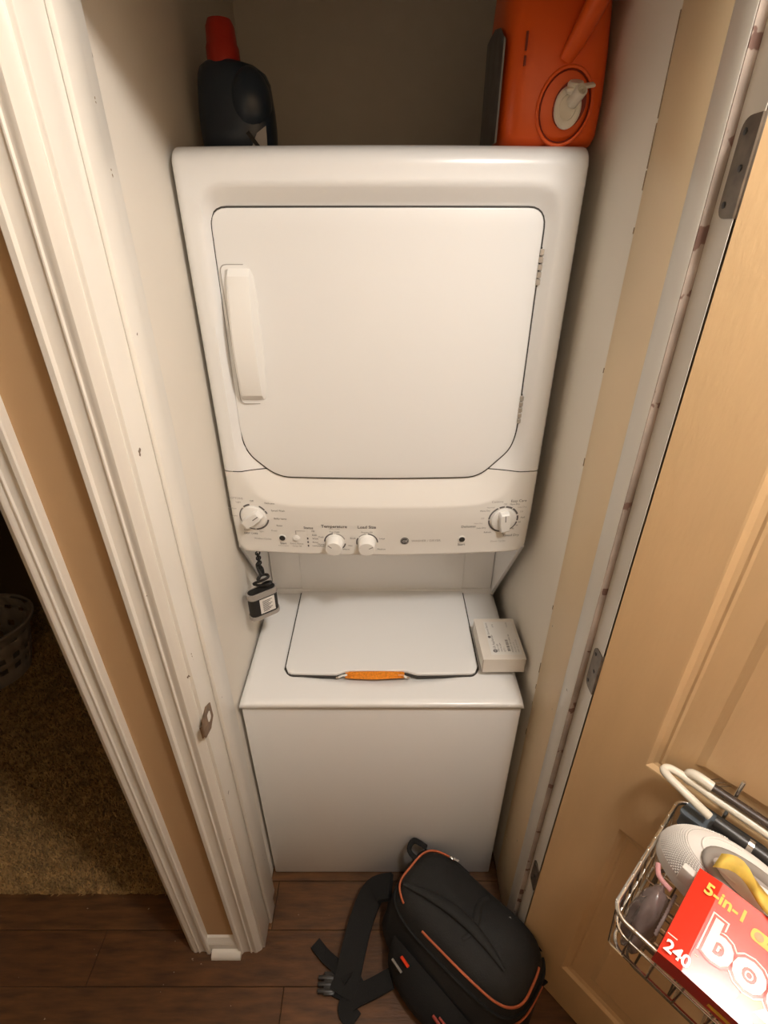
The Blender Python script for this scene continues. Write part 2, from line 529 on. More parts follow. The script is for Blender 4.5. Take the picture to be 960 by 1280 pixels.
# paint chips on the left jamb and casing, real flakes missing
def chip(par, y0, z0, n, s, x=JL):
    for i in range(n):
        cy, cz = y0 + random.gauss(0, s * .25), z0 + random.gauss(0, s)
        k = random.randint(5, 7)
        P = [(cy + random.uniform(.3, 1) * s * .22 * math.cos(2 * pi * j / k), cz + random.uniform(.3, 1) * s * .55 * math.sin(2 * pi * j / k)) for j in range(k)]
        prism('paint_chip', P, x - .0002, x + .0005, 'x', 'scuff', par)
for (u, v, n, s) in [(78, 88, 7, .016), (104, 185, 7, .009), (118, 122, 2, .004), (124, 160, 1, .004), (101, 325, 2, .004), (139, 210, 2, .004), (231, 905, 2, .004), (210, 635, 1, .006), (240, 820, 2, .004)]:
    b_ = (640 - v) / FPX; th = math.radians(PITCH)
    d = ((u - 480) / FPX, math.cos(th) + b_ * math.sin(th), -math.sin(th) + b_ * math.cos(th))
    t = JL / d[0]
    if WY0 + .004 < d[1] * t < .688 or .738 < d[1] * t < WY1:
        chip(jl, d[1] * t, CAMZ + d[2] * t, n, s)
    else:
        t = (JL + .009) / d[0]
        if .694 < d[1] * t < .733: chip(bpy.data.objects['trim_5'], d[1] * t, CAMZ + d[2] * t, n, s, JL + .009)

# ---------------------------------------------------------------- closet door, open
DA = math.radians(42)
HINGE = (0.372, 0.612, 0.0)
DR = -(pi / 2 - DA)                       # local x runs along the door, local -y is the face seen
door = empty('door_1', HINGE, DR, 'open cream two-panel closet door with a wire basket on it', 'door', kind='structure')
DW, DH, DT = 0.72, 2.10, 0.035
cols = [0, 0.108, 0.612, DW]
rows = [0.012, 0.180, 0.810, 1.000, 1.985, DH]
V, F = [], []
def quad(a, b, c, d):
    k = len(V); V.extend([a, b, c, d]); F.append([k, k + 1, k + 2, k + 3])
RING = [(0, 0), (.003, .0005), (.010, .0065), (.017, .0085), (.021, .0070), (.025, .0085), (.062, .0085), (.074, .0045)]
for i in range(3):
    for j in range(5):
        x0, x1, z0, z1 = cols[i], cols[i + 1], rows[j], rows[j + 1]
        if i == 1 and j in (1, 3):
            for k in range(len(RING) - 1):
                (a, da), (b, db) = RING[k], RING[k + 1]
                A = [(x0 + a, da, z0 + a), (x1 - a, da, z0 + a), (x1 - a, da, z1 - a), (x0 + a, da, z1 - a)]
                B = [(x0 + b, db, z0 + b), (x1 - b, db, z0 + b), (x1 - b, db, z1 - b), (x0 + b, db, z1 - b)]
                for q in range(4):
                    quad(A[q], A[(q + 1) % 4], B[(q + 1) % 4], B[q])
            quad(*B)
        else:
            quad((x0, 0, z0), (x1, 0, z0), (x1, 0, z1), (x0, 0, z1))
z0, z1 = rows[0], rows[-1]
quad((0, 0, z0), (0, 0, z1), (0, DT, z1), (0, DT, z0))
quad((DW, 0, z0), (DW, DT, z0), (DW, DT, z1), (DW, 0, z1))
quad((0, DT, z0), (0, DT, z1), (DW, DT, z1), (DW, DT, z0))
quad((0, 0, z0), (0, DT, z0), (DW, DT, z0), (DW, 0, z0))
quad((0, 0, z1), (DW, 0, z1), (DW, DT, z1), (0, DT, z1))
bm = bmesh.new()
vs = [bm.verts.new(v) for v in V]
for f in F: bm.faces.new([vs[i] for i in f])
bmesh.ops.remove_doubles(bm, verts=bm.verts, dist=1e-5)
from_bm('door_slab', bm, 'door_paint', door)
# curved scrape marks on the upper panel above the basket
for k, (r_, w_) in enumerate([(.30, .0012), (.308, .0008), (.292, .0008)]):
    P = [(0.33 + r_ * math.cos(math.radians(a)) * .62, 0.0078, 0.845 + r_ * math.sin(math.radians(a)) * .95) for a in range(135, 70, -4)]
    tube('scrape_mark', P, w_, 'scuff', door, sides=5)
# hinges: leaf on the jamb, knuckle, screws
for z in (1.853, 1.125, 0.425):
    hg = empty('hinge', (0, 0, 0), 0, parent=door)
    # leaf lies on the jamb face: build in world, convert into the door frame
    Mi = (Matrix.Translation(HINGE) @ Matrix.Rotation(DR, 4, 'Z')).inverted()
    P = round_poly([(0.612, z - .045), (0.642, z - .045), (0.642, z + .045), (0.612, z + .045)], [0, .020, .020, 0], 6)
    fn = lambda v: tuple(Mi @ Vector(v))
    prism('leaf', P, JR - .0030, JR - .0004, 'x', 'dark_metal', hg, fn=fn)
    V, F = lathe_data([(.0045, z - .046), (.0055, z - .044), (.0055, z + .044), (.0045, z + .046)], 10)
    V = [Vector((v[0] - .002, v[1] + .005, v[2])) for v in V]
    mesh('knuckle', V, F, 'dark_metal', hg, True, angle=40)
    for dy, dz in ((.633, .032), (.624, 0), (.634, -.032)):
        V, F = lathe_data([(.0034, 0), (.0034, .0008), (.002, .0012)], 8, M=Matrix.Translation((JR - .0030, dy, z + dz)) @ Matrix.Rotation(-pi / 2, 4, 'Y'))
        mesh('screw', [Mi @ Vector(v) for v in V], F, 'dark_plastic', hg)

# ---------------------------------------------------------------- hall ceiling lamp (above the frame)
lamp = empty('ceiling_lamp', (LAMP[0], LAMP[1], CEIL), 0, 'round white ceiling lamp holder in the hall', 'lamp')
lathe('canopy', [(.085, 0), (.085, -.012), (.07, -.022), (.03, -.026)], 'lamp_white', lamp)
lathe('socket', [(.022, -.02), (.022, -.05), (.016, -.056)], 'lamp_white', lamp, n=16)
lo.parent = lamp
lo.location = (0, 0, LAMP[2] - CEIL)
# ================================================================== LAUNDRY TOWER (stacked washer and dryer, one appliance)
YW = 0.82
tower = empty('laundry_tower', (-0.006, YW, 0), 0, 'white stacked washer and dryer tower filling the closet', 'washer dryer')
HW = 0.3415
YB = 0.72                                     # depth of the cabinet
def bow(x): return 0.165 - 0.020 * (1 - (x / HW) ** 2)

# outlines on the dryer front: door and recess (x, z)
DOOR = round_poly([(-0.292, 1.829), (0.282, 1.829), (0.283, 1.425), (0.274, 1.388), (0.212, 1.326), (-0.226, 1.326), (-0.286, 1.378), (-0.296, 1.425)],
                  [.030, .030, .03, .03, .03, .03, .03, .03], 6)
def densify(P, d=.014):
    out = []
    for i, p in enumerate(P):
        q = P[(i + 1) % len(P)]
        n_ = max(1, math.ceil(math.hypot(q[0] - p[0], q[1] - p[1]) / d))
        out += [(p[0] + (q[0] - p[0]) * k / n_, p[1] + (q[1] - p[1]) * k / n_) for k in range(n_)]
    return out
DOOR = densify(DOOR)
OUT = round_poly([(-0.302, 1.862), (0.302, 1.862), (0.305, 1.42), (0.302, 1.345), (0.262, 1.278), (0.205, 1.263), (-0.215, 1.263), (-0.272, 1.280), (-0.308, 1.345), (-0.306, 1.42)],
                 [.045, .045, .02, .03, .03, .03, .03, .03, .03, .02], 5)
def seg_dist(P, q):
    A = np.array(P); B = np.roll(A, -1, 0)
    d = B - A; t = np.clip(((q - A) * d).sum(1) / np.maximum((d * d).sum(1), 1e-12), 0, 1)
    return np.sqrt((((A + d * t[:, None]) - q) ** 2).sum(1)).min()
def inside(P, q):
    c = False; n = len(P); x, y = q
    for i in range(n):
        x0, y0 = P[i - 1]; x1, y1 = P[i]
        if (y0 > y) != (y1 > y) and x < (x1 - x0) * (y - y0) / (y1 - y0) + x0: c = not c
    return c
RD = 0.024
def recess(x, z):
    q = np.array((x, z))
    if not inside(OUT, q): return 0.0
    if inside(DOOR, q): return RD
    do, di = seg_dist(OUT, q), seg_dist(DOOR, q)
    t = do / (do + di + 1e-9)
    return RD * t
def edge_round(x, hw, r=0.012):
    d = abs(x) - (hw - r)
    return r * (1 - math.sqrt(max(0, 1 - (min(d, r) / r) ** 2))) if d > 0 else 0.0

NX = 84
xs = [-HW + 2 * HW * i / NX for i in range(NX + 1)]
xs = sorted(set([-HW + .0005 * k for k in range(0, 12, 3)] + [HW - .0005 * k for k in range(0, 12, 3)] + xs))
def panel_lean(z): return 0.008 * sstep(1.25, 1.13, z)
def front_y(x, z):
    return bow(x) + recess(x, z) + panel_lean(z)

def shell(name, zr, m, top=False, bottom=False):
    pts = []
    for z in zr:
        hw = HW
        if bottom:
            d = z - zr[0]; r = 0.03
            if d < r: hw = HW - (r - math.sqrt(max(0, r * r - (r - d) ** 2)))
        row = [(-hw, YB, z)]
        for x in xs:
            x_ = x * hw / HW
            yo = 0
            if bottom and z - zr[0] < .008:
                d = z - zr[0]; yo = .008 - math.sqrt(max(0, .008 ** 2 - (.008 - d) ** 2))
            row.append((x_, front_y(x_, z) + edge_round(x_, hw) + yo, z))
        row.append((hw, YB, z))
        pts.append(row)
    if top:
        zt = zr[-1]
        for a in (15, 30, 45, 60, 75, 90):
            a = math.radians(a)
            s_ = 1 - .012 * (1 - math.cos(a))
            row = [(-HW * s_, YB, zt + .028 * math.sin(a))]
            row += [(x * s_, bow(x) + edge_round(x, HW) + .034 * (1 - math.cos(a)), zt + .028 * math.sin(a)) for x in xs]
            row += [(HW * s_, YB, zt + .028 * math.sin(a))]
            pts.append(row)
        pts.append([(p[0], YB, p[2]) for p in pts[-1]])
    if bottom:
        pts.insert(0, [(p[0], YB, p[2]) for p in pts[0]])
    return grid_mesh(name, pts, m, tower, True, angle=45)

zr = [1.3435 + (1.888 - 1.3435) * i / 86 for i in range(87)]
body = shell('dryer_body', zr, 'enamel', top=True)
zr2 = [1.127 + .0018 * i for i in range(6)] + [1.139 + (1.3415 - 1.139) * i / 46 for i in range(47)]
panel = shell('control_panel', zr2, 'panel_plastic', bottom=True)
# dark filler seen through the seam between cabinet and control panel
bm = bmesh.new(); bm_box(bm, (-HW + .012, .19, 1.325), (HW - .012, .70, 1.36)); from_bm('seam_filler', bm, 'seam_dark', tower)

# dryer door
def plate(name, P, off0, off1, m, par, shrink=0.0, bulge=0.0, ring=0.004):
    """plate that follows the bowed front, outline P, between offsets (towards the viewer is minus)"""
    cx = sum(p[0] for p in P) / len(P); cz = sum(p[1] for p in P) / len(P)
    n = len(P)
    V, F = [], []
    levels = [(0.0, off0), (0.0, off1 + ring * .6), (ring * .35, off1 + ring * .12), (ring, off1)]
    def ins(p, d):
        v = Vector((cx - p[0], cz - p[1])); v.normalize()
        return (p[0] + v.x * d, p[1] + v.y * d)
    for d, o_ in levels:
        for p in P:
            q = ins(p, d); V.append((q[0], bow(q[0]) + RD + o_, q[1]))
    for l in range(len(levels) - 1):
        for i in range(n):
            j = (i + 1) % n
            F.append([l * n + i, l * n + j, (l + 1) * n + j, (l + 1) * n + i])
    # inner fill: rings shrinking to the centre
    base = (len(levels) - 1) * n
    K = 10
    for k in range(1, K):
        s_ = 1 - k / K
        for p in P:
            q = ins(p, ring)
            q = (cx + (q[0] - cx) * s_, cz + (q[1] - cz) * s_)
            V.append((q[0], bow(q[0]) + RD + off1, q[1]))
        b2 = len(V) - n
        for i in range(n):
            j = (i + 1) % n
            F.append([base + i, base + j, b2 + j, b2 + i])
        base = b2
    V.append((cx, bow(cx) + RD + off1, cz)); c_ = len(V) - 1
    for i in range(n): F.append([base + i, base + (i + 1) % n, c_])
    return mesh(name, V, F, m, par, True, angle=40)
def grow(P, d):
    n = len(P); out = []
    for i in range(n):
        a, b = Vector(P[i - 1]), Vector(P[(i + 1) % n])
        t = (b - a).normalized(); out.append((P[i][0] - t.y * d, P[i][1] + t.x * d))
    return out
ddoor = plate('dryer_door', DOOR, 0.004, -0.0075, 'enamel', tower)
plate('door_seam', grow(DOOR, 0.0030), 0.003, -0.0042, 'seam_dark', ddoor, ring=0.0005)

# handle: arched pull on the left of the door
pts = []
NH = 18
for i in range(NH + 1):
    t = i / NH
    z = 1.738 - t * (1.738 - 1.496)
    arch = math.sin(pi * t) ** 0.6
    xl = -0.2745 - .004 * t - 0.004 * math.sin(pi * t)
    xr = -0.2350 - .002 * t
    y0 = bow(-.25) + RD - .006
    pr = 0.009 + 0.019 * arch
    end = min(1, min(t, 1 - t) * NH / 1.0) * 0.9 + .1
    pts.append([(xl - .006, y0 + .003, z), (xl + .002, y0 - pr * end * .9, z), (xl + .006, y0 - pr * end, z),
                (xr - .003, y0 - pr * end * 1.02, z), (xr + .001, y0 - pr * end * .96, z), (xr + .008 + .004 * arch, y0 + .003, z)])
grid_mesh('handle', pts, 'knob_white', ddoor, True, closed_u=True, caps=True, angle=25)
P = round_poly([(-0.2875, 1.7435), (-0.2205, 1.7435), (-0.2125, 1.4885), (-0.2845, 1.4885)], .012, 4)
prism('handle_gap', P, bow(-.25) + RD - .0079, bow(-.25) + RD - .004, 'y', 'print_light', ddoor, smooth=True)
P = round_poly([(-0.286, 1.742), (-0.222, 1.742), (-0.214, 1.49), (-0.283, 1.49)], .012, 4)
prism('handle_recess', P, bow(-.25) + RD - .0085, bow(-.25) + RD - .004, 'y', 'enamel', ddoor, smooth=True)
# hinges at the right edge of the door
for z0, z1 in ((1.708, 1.768), (1.446, 1.505)):
    bm = bmesh.new()
    k = 5
    for i in range(k):
        a = z0 + (z1 - z0) * i / k
        bm_box(bm, (0.281, bow(.283) + RD - .0105, a + .0008), (0.2885, bow(.283) + RD + .001, a + (z1 - z0) / k - .0008), .0012, 1)
    from_bm('door_hinge', bm, 'hinge_steel', ddoor, True)
    box('hinge_gap', (0.2795, bow(.283) + RD - .004, z0 - .002), (0.290, bow(.283) + RD + .002, z1 + .002), 'seam_dark', ddoor)

# ---- control panel furniture
def pm(x, z, off=0.0007, rot=0.0):
    """frame on the panel surface: text x to the right, up = z"""
    y = front_y(x, z) - off
    e = .004
    dx = Vector((2 * e, front_y(x + e, z) - front_y(x - e, z), 0)).normalized()
    dz = Vector((0, front_y(x, z + e) - front_y(x, z - e), 2 * e)).normalized()
    M = frame_mat((x, y, z), dx, dz)
    return M @ Matrix.Rotation(rot, 4, 'Z')
def lab(s, x, z, size, m='print_grey', bold=0.0, align='CENTER'):
    text(s, size, m, panel, pm(x, z), align=align, bold=bold)
def ring_arc(x, z, r, w_, a0, a1, m='print_grey'):
    n = max(2, int(abs(a1 - a0) / 8))
    M = pm(x, z)
    V, F = [], []
    for i in range(n + 1):
        a = math.radians(a0 + (a1 - a0) * i / n)
        V += [M @ Vector((r * math.cos(a), r * math.sin(a), .0)), M @ Vector(((r + w_) * math.cos(a), (r + w_) * math.sin(a), .0))]
    for i in range(n): F.append([2 * i, 2 * i + 1, 2 * i + 3, 2 * i + 2])
    mesh('dial_mark', V, F, m, panel)
def big_knob(x, z, rot):
    M = pm(x, z, 0.0, rot)
    k = lathe('knob', [(.0295, 0), (.0295, .003), (.0285, .0055), (.0275, .0062), (.0, .0064)], 'knob_white', panel, n=36, M=M)
    # grip bar
    V, F = [], []
    P = [(-.0265, -.0100), (-.0265, .0100), (-.010, .0125), (.018, .0125), (.0250, .0095), (.0250, -.0095), (.018, -.0125), (-.010, -.0125)]
    P = P[::-1]
    for zz, s_ in ((.005, 1.0), (.017, .93), (.0195, .82)):
        V += [M @ Vector((a * s_, b * s_, zz)) for a, b in P]
    n = len(P)
    for l in range(2):
        for i in range(n):
            F.append([l * n + i, l * n + (i + 1) % n, (l + 1) * n + (i + 1) % n, (l + 1) * n + i])
    F.append([2 * n + i for i in range(n)])
    mesh('knob_grip', V, F, 'knob_white', panel)
    V = [M @ Vector(p) for p in [(.004, -.0010, .0197), (.0205, -.0010, .0197), (.0205, .0010, .0197), (.004, .0010, .0197)]]
    mesh('knob_pointer', V, [[0, 1, 2, 3]], 'print_grey', panel)
def small_knob(x, z, rot):
    M = pm(x, z, 0.0, rot)
    lathe('knob', [(.0215, 0), (.0212, .004), (.0195, .006), (.0190, .026), (.0175, .0285), (.0, .029)], 'knob_white', panel, n=32, M=M)
    V = [M @ Vector(p) for p in [(.006, -.0008, .0292), (.0165, -.0008, .0290), (.0165, .0008, .0290), (.006, .0008, .0292)]]
    mesh('knob_pointer', V, [[0, 1, 2, 3]], 'print_grey', panel)
def button(x, z, m, r=.0068, ring='knob_white'):
    M = pm(x, z, 0.0)
    lathe('button_ring', [(r * 1.35, 0), (r * 1.3, .0015), (r * 1.02, .0017)], ring, panel, n=24, M=M)
    lathe('button', [(r, .0), (r, .0028), (r * .8, .0036), (0, .0038)], m, panel, n=24, M=M)

KL, KR, KS1, KS2 = (-0.288, 1.231), (0.276, 1.2255), (-0.107, 1.168), (-0.033, 1.168)
big_knob(*KL, math.radians(38))
big_knob(*KR, math.radians(97))
small_knob(*KS1, math.radians(140))
small_knob(*KS2, math.radians(28))
for (a0, a1) in ((100, 128), (135, 205), (35, 62), (18, 32), (-125, -92), (-88, -10), (205, 232)):
    ring_arc(*KL, .0312, .0036 if a0 != 135 else .0022, a0, a1)
for (a0, a1) in ((92, 112), (118, 178), (182, 262), (60, 86), (22, 55), (-8, 15), (-60, -14), (-95, -66)):
    ring_arc(*KR, .0312, .0038, a0, a1)
ring_arc(*KS1, .0225, .0030, 100, 178); ring_arc(*KS1, .0225, .0030, -45, -10); ring_arc(*KS1, .0225, .0024, 20, 80, 'print_light')
ring_arc(*KS2, .0225, .0030, 0, 85); ring_arc(*KS2, .0225, .0030, 150, 195); ring_arc(*KS2, .0225, .0024, 95, 140, 'print_light')
button(-0.229, 1.1755, 'dark_plastic'); button(-0.197, 1.1750, 'knob_white')
button(0.186, 1.1735, 'dark_plastic')
# printing
L7 = .0072
for s_, dx, dz, sz, m_ in [('COTTONS', -.036, .046, .0072, 'print_light'), ('Off', 0, .041, .0062, 'print_grey'), ('Light', -.031, .037, .006, 'print_light'),
                           ('Medium', -.047, .020, .006, 'print_light'), ('Heavy', -.046, .001, .006, 'print_light'), ('Delicates', .040, .037, .0062, 'print_grey'),
                           ('Speed Wash', .057, .019, .0062, 'print_grey'), ('Bulky Items', .060, -.002, .0062, 'print_grey'), ('Rinse', .056, -.021, .0062, 'print_grey'),
                           ('Rinse+', -.021, -.037, .006, 'print_light'), ('Spin', .012, -.040, .006, 'print_light'), ('Drain', .042, -.036, .006, 'print_light'),
                           ('EASY CARE', -.014, -.047, .0066, 'print_grey'), ('Washer Cycles', .012, -.061, .0066, 'print_light')]:
    lab(s_, KL[0] + dx, KL[1] + dz, sz, m_)
for s_, dx, dz, sz, m_ in [('Cottons', -.018, .046, .0080, 'print_light'), ('Easy Care', .030, .046, .0090, 'print_grey'), ('More Dry', -.044, .024, .0056, 'print_grey'),
                           ('Normal', -.032, .032, .0056, 'print_light'), ('Off', 0, .039, .0056, 'print_light'), ('More Dry', .022, .038, .0056, 'print_grey'), ('Less Dry', .040, .030, .0056, 'print_light'),
                           ('Off', .040, .018, .0056, 'print_light'), ('Fluff', .045, .002, .0058, 'print_grey'), ('60', .039, -.010, .0056, 'print_grey'), ('50', .034, -.019, .0056, 'print_grey'), ('40', .026, -.028, .0056, 'print_grey'),
                           ('30', .016, -.035, .0056, 'print_grey'), ('20', .004, -.040, .0056, 'print_grey'), ('Off', -.048, .004, .0056, 'print_light'), ('More Dry', -.056, -.009, .0050, 'print_light'),
                           ('Less Dry', -.048, -.022, .0060, 'print_grey'), ('Delicates', -.078, -.0165, .0090, 'print_grey'), ('Refresh', -.032, -.035, .0056, 'print_grey'), ('Timed Dry', .024, -.047, .0090, 'print_grey'), ('Dryer Cycles', -.004, -.062, .0066, 'print_light')]:
    lab(s_, KR[0] + dx, KR[1] + dz, sz, m_)
lab('Temperature', -.107, 1.212, .0110, bold=.0002); lab('wash / rinse', -.107, 1.2055, .0052, 'print_light'); lab('Tap Cold', -.107, 1.1965, .0060)
lab('Cold', -.139, 1.181, .006); lab('Warm', -.1405, 1.160, .006); lab('Hot', -.072, 1.158, .006); lab('Warm', -.082, 1.147, .006)
lab('Load Size', -.033, 1.211, .0110, bold=.0002); lab('Precise Fill', -.033, 1.1965, .0060); lab('Small', -.0655, 1.179, .006); lab('Large', .0015, 1.179, .006); lab('Medium', .000, 1.148, .006)
lab('Status', -.166, 1.2065, .0090, bold=.0001)
for i, s_ in enumerate(['Fill', 'Soak', 'Wash', 'Rinse', 'Lid Locked']):
    z = 1.197 - i * .0105
    lab(s_, -.1605 + (.001 if i < 4 else 0), z, .0060, align='LEFT')
    M = pm(-.170, z)
    o_ = .0016
    mesh('status_light', [M @ Vector(p) for p in [(-o_, -.0028, 0), (o_, -.0028, 0), (o_, .0028, 0), (-o_, .0028, 0)]], [[0, 1, 2, 3]], 'print_grey' if i > 1 else 'white_label', panel)
for (xa, za, xb, zb) in ((-.197, 1.186, -.1955, 1.1975), (-.197, 1.1965, -.174, 1.1975)):
    M = pm((xa + xb) / 2, (za + zb) / 2)
    hx, hz = (xb - xa) / 2, (zb - za) / 2
    mesh('print_line', [M @ Vector(p) for p in [(-hx, -hz, 0), (hx, -hz, 0), (hx, hz, 0), (-hx, hz, 0)]], [[0, 1, 2, 3]], 'print_light', panel)
lab('Start', -.229, 1.159, .0078); lab('hold to pause', -.229, 1.1525, .0045, 'print_light'); lab('Extra Rinse', -.197, 1.160, .0068, 'print_light'); lab('Deep Fill', -.197, 1.1525, .0060, 'print_light')
lab('Start', .186, 1.158, .0090); lab('WASHER / DRYER', .103, 1.1715, .0086, 'print_light')
# round maker's emblem on the panel
M = pm(.0535, 1.1715, 0.0)
lathe('emblem', [(.0098, 0), (.0098, .0010), (.0092, .0014), (0, .0014)], 'dark_plastic', panel, n=28, M=M)
M2 = M @ Matrix.Translation((0, 0, .0016))
V, F = [], []
for r0, r1 in ((.0086, .0080),):
    n = 32
    for i in range(n):
        a = 2 * pi * i / n
        V += [M2 @ Vector((r0 * math.cos(a), r0 * math.sin(a), 0)), M2 @ Vector((r1 * math.cos(a), r1 * math.sin(a), 0))]
    for i in range(n):
        j = (i + 1) % n
        F.append([2 * i, 2 * j, 2 * j + 1, 2 * i + 1])
mesh('emblem_ring', V, F, 'knob_white', panel)
text('GE', .0098, 'knob_white', panel, M2, name='emblem_letters', shear=.2)

# ---- stand between dryer and washer
stand = box('stand_back', (-HW + .008, .404, .815), (HW - .008, .43, 1.15), 'washer_enamel', tower)
box('stand_panel', (-.245, .3995, .835), (.245, .4045, 1.15), 'washer_enamel', stand, bev=.002)
for s_ in (-1, 1):
    P = [(.182, 1.135), (.186, 1.150), (.43, 1.150), (.43, .818), (.394, .818), (.386, .832)]
    a, b = sorted((s_ * (HW - .006), s_ * (HW + .0)))
    sd = prism('stand_side', P, a, b, 'x', 'washer_enamel', tower)
    # folded front flange along the slanted edge
    A0, A1 = Vector((s_ * HW, .182, 1.135)), Vector((s_ * HW, .386, .832))
    d = Vector((-s_ * .010, 0, 0)); th_ = Vector((0, .0015, .001))
    V = [A0, A0 + d, A1 + d, A1]; V += [v + th_ for v in V]
    mesh('flange', V, [[0, 1, 2, 3], [4, 7, 6, 5], [0, 4, 5, 1], [1, 5, 6, 2], [2, 6, 7, 3], [3, 7, 4, 0]], 'washer_enamel', sd)
    V, F = lathe_data([(.0045, 0), (.0045, .002), (.003, .003)], 10, M=Matrix.Translation((s_ * (HW - .006), .222, 1.106)) @ Matrix.Rotation(-s_ * pi / 2, 4, 'Y'))
    mesh('screw', V, F, 'print_light', sd)
    # slanted pressed rib on the back panel
    tube('pressed_rib', [(s_ * .272, .4035, 1.115), (s_ * .268, .402, 1.08), (s_ * .258, .4035, 1.035)], .009, 'washer_enamel', stand, sides=10, flat=.5)
box('dryer_underside', (-HW + .012, .19, 1.120), (HW - .012, YB, 1.128), 'washer_enamel', tower)

# ---- washer
bm = bmesh.new(); bm_box(bm, (-HW, .002, .008), (HW, YB, .784), .006, 2)
wb = from_bm('washer_body', bm, 'washer_enamel', tower, True)
box('base_shadow_gap', (-HW + .02, .03, .0005), (HW - .02, YB, .009), 'dark_plastic', tower)
# deck: height field with rounded front lip and a shallow scoop in front of the lid
LF, LB = .082, .402               # lid front / back (local y)
def lid_front(x):
    base = LF + .004 * (1 - (x / .25) ** 2) * -1
    b = .011 * sstep(-.118, -.085, x) * sstep(.095, .055, x)
    return base + b
def deck_z(x, y):
    z = .8085 + .010 * sstep(0, .4, y)
    # scoop
    f = 1 - (x / .215) ** 2
    if f > 0:
        y_lo = LF - .004 - .034 * f
        z -= .013 * math.sqrt(f) * sstep(y_lo, LF + .01, y) * sstep(LF + .09, LF + .06, y)
    return z
ysd = [0.0 + .002 * i for i in range(8)] + [.016 + .006 * i for i in range(24)] + [.17 + .04 * i for i in range(6)] + [.405]
xd = [-HW - .002 + (2 * HW + .004) * i / 80 for i in range(81)]
pts = []
pts.append([(x, .010, .788) for x in xd])
pts.append([(x, .0, .788) for x in xd])
pts.append([(x, -.0035, .7905) for x in xd])
for y in ysd:
    row = []
    for x in xd:
        z = deck_z(x, y)
        if y < .014: z = .797 + (z - .797) * math.sqrt(max(0, 1 - ((.014 - y) / .0165) ** 2)) 
        e = (HW + .002) - abs(x)
        if e < .010: z -= .010 - math.sqrt(max(0, .010 ** 2 - (.010 - e) ** 2))
        row.append((x, y - .0035 * (1 - sstep(0, .014, y)), z))
    pts.append(row)
deck = grid_mesh('washer_deck', pts, 'washer_enamel', tower, True, angle=60)
box('deck_side', (-HW - .0015, .006, .785), (-HW + .001, .43, .800), 'washer_enamel', deck)
box('deck_side', (HW - .001, .006, .785), (HW + .0015, .43, .800), 'washer_enamel', deck)
# rear upstand below the stand
box('deck_rear', (-HW + .004, .398, .800), (HW - .004, .425, .836), 'washer_enamel', deck, bev=.004)
# lid
def lid_outline(g=0.0):
    P = []
    n = 60
    for i in range(n + 1):
        x = -.246 - g + (.492 + 2 * g) * i / n
        y = lid_front(x)
        c = .246 - abs(x)
        if c < .022: y += .022 - math.sqrt(max(0, .022 ** 2 - (.022 - max(0, c)) ** 2))
        P.append((x, y - g))
    return P + [(.246 + g, LB), (-.246 - g, LB)]
def lid_z(v):
    return (v[0], v[1], v[2] + .8085 + .010 * sstep(0, .4, v[1]))
P = lid_outline()
n = len(P)
V = [lid_z((p[0], p[1], .0005)) for p in P] + [lid_z((p[0], p[1], .0085)) for p in P] + [lid_z((p[0] * .992, p[1] + .0022 * (1 if p[1] < LB - .01 else 0), .0105)) for p in P]
F = [[i, (i + 1) % n, n + (i + 1) % n, n + i] for i in range(n)] + [[n + i, n + (i + 1) % n, 2 * n + (i + 1) % n, 2 * n + i] for i in range(n)] + [list(range(n))]
# top as strips so that it bends with the deck
m_ = 61
xs_ = [2 * n + i for i in range(m_)]
rowsL = [xs_]
for k in range(1, 9):
    t = k / 8
    row = []
    for i in range(m_):
        x0_, y0_ = V[2 * n + i][0], V[2 * n + i][1]
        y_ = y0_ + (LB - y0_) * t
        xx = x0_ + (math.copysign(.244, x0_) * abs(x0_) / .244 - x0_) * t
        V.append(lid_z((xx, y_, .0105)))
        row.append(len(V) - 1)
    rowsL.append(row)
for a, b in zip(rowsL[:-1], rowsL[1:]):
    for i in range(m_ - 1): F.append([a[i], a[i + 1], b[i + 1], b[i]])
lid = mesh('washer_lid', V, F, 'washer_enamel', tower, True, angle=35)
P = lid_outline(.0040)
V = [lid_z((p[0], p[1], -.004)) for p in P] + [lid_z((p[0], p[1], .0030)) for p in P]
n = len(P)
mesh('lid_seam', V, [[i, (i + 1) % n, n + (i + 1) % n, n + i] for i in range(n)] + [[n + i for i in range(n)]], 'seam_dark', lid)

def wbox(name, lo_, hi_, m, par=None, **k): return box(name, lo_, hi_, m, par, **k)
TX = -0.006                       # tower x offset
# ================================================================== THINGS ON AND AROUND THE TOWER
# orange cloth caught under the washer lid's finger notch
cl = empty('orange_cloth', (-.02, YW + .080, .812), 0, 'orange rag strip pinched under the washer lid', 'cloth')
pts = []
for i in range(25):
    t = i / 24
    x = -.078 + .150 * t
    e = min(1, min(t, 1 - t) * 7)
    row = []
    for k in range(9):
        a = k / 8
        hgt = .009 * e * math.sin(pi * min(1, a * 1.1)) + .0015 * math.sin(40 * x + 3 * k)
        row.append((x, .002 - .012 + .022 * a - .004 * (1 - (2 * t - 1) ** 2) * (1 - a), .0 + max(0, hgt) + .001))
    pts.append(row)
grid_mesh('rag', pts, 'orange_cloth', cl, True, angle=80)
for k in range(4):
    P = [(-.070 + .14 * i / 20, -.008 + .004 * k, .0065 + .002 * math.sin(pi * i / 20) + (.001 if k in (1, 2) else 0)) for i in range(21)]
    tube('rib', P, .0016, 'orange_cloth', cl, sides=6)
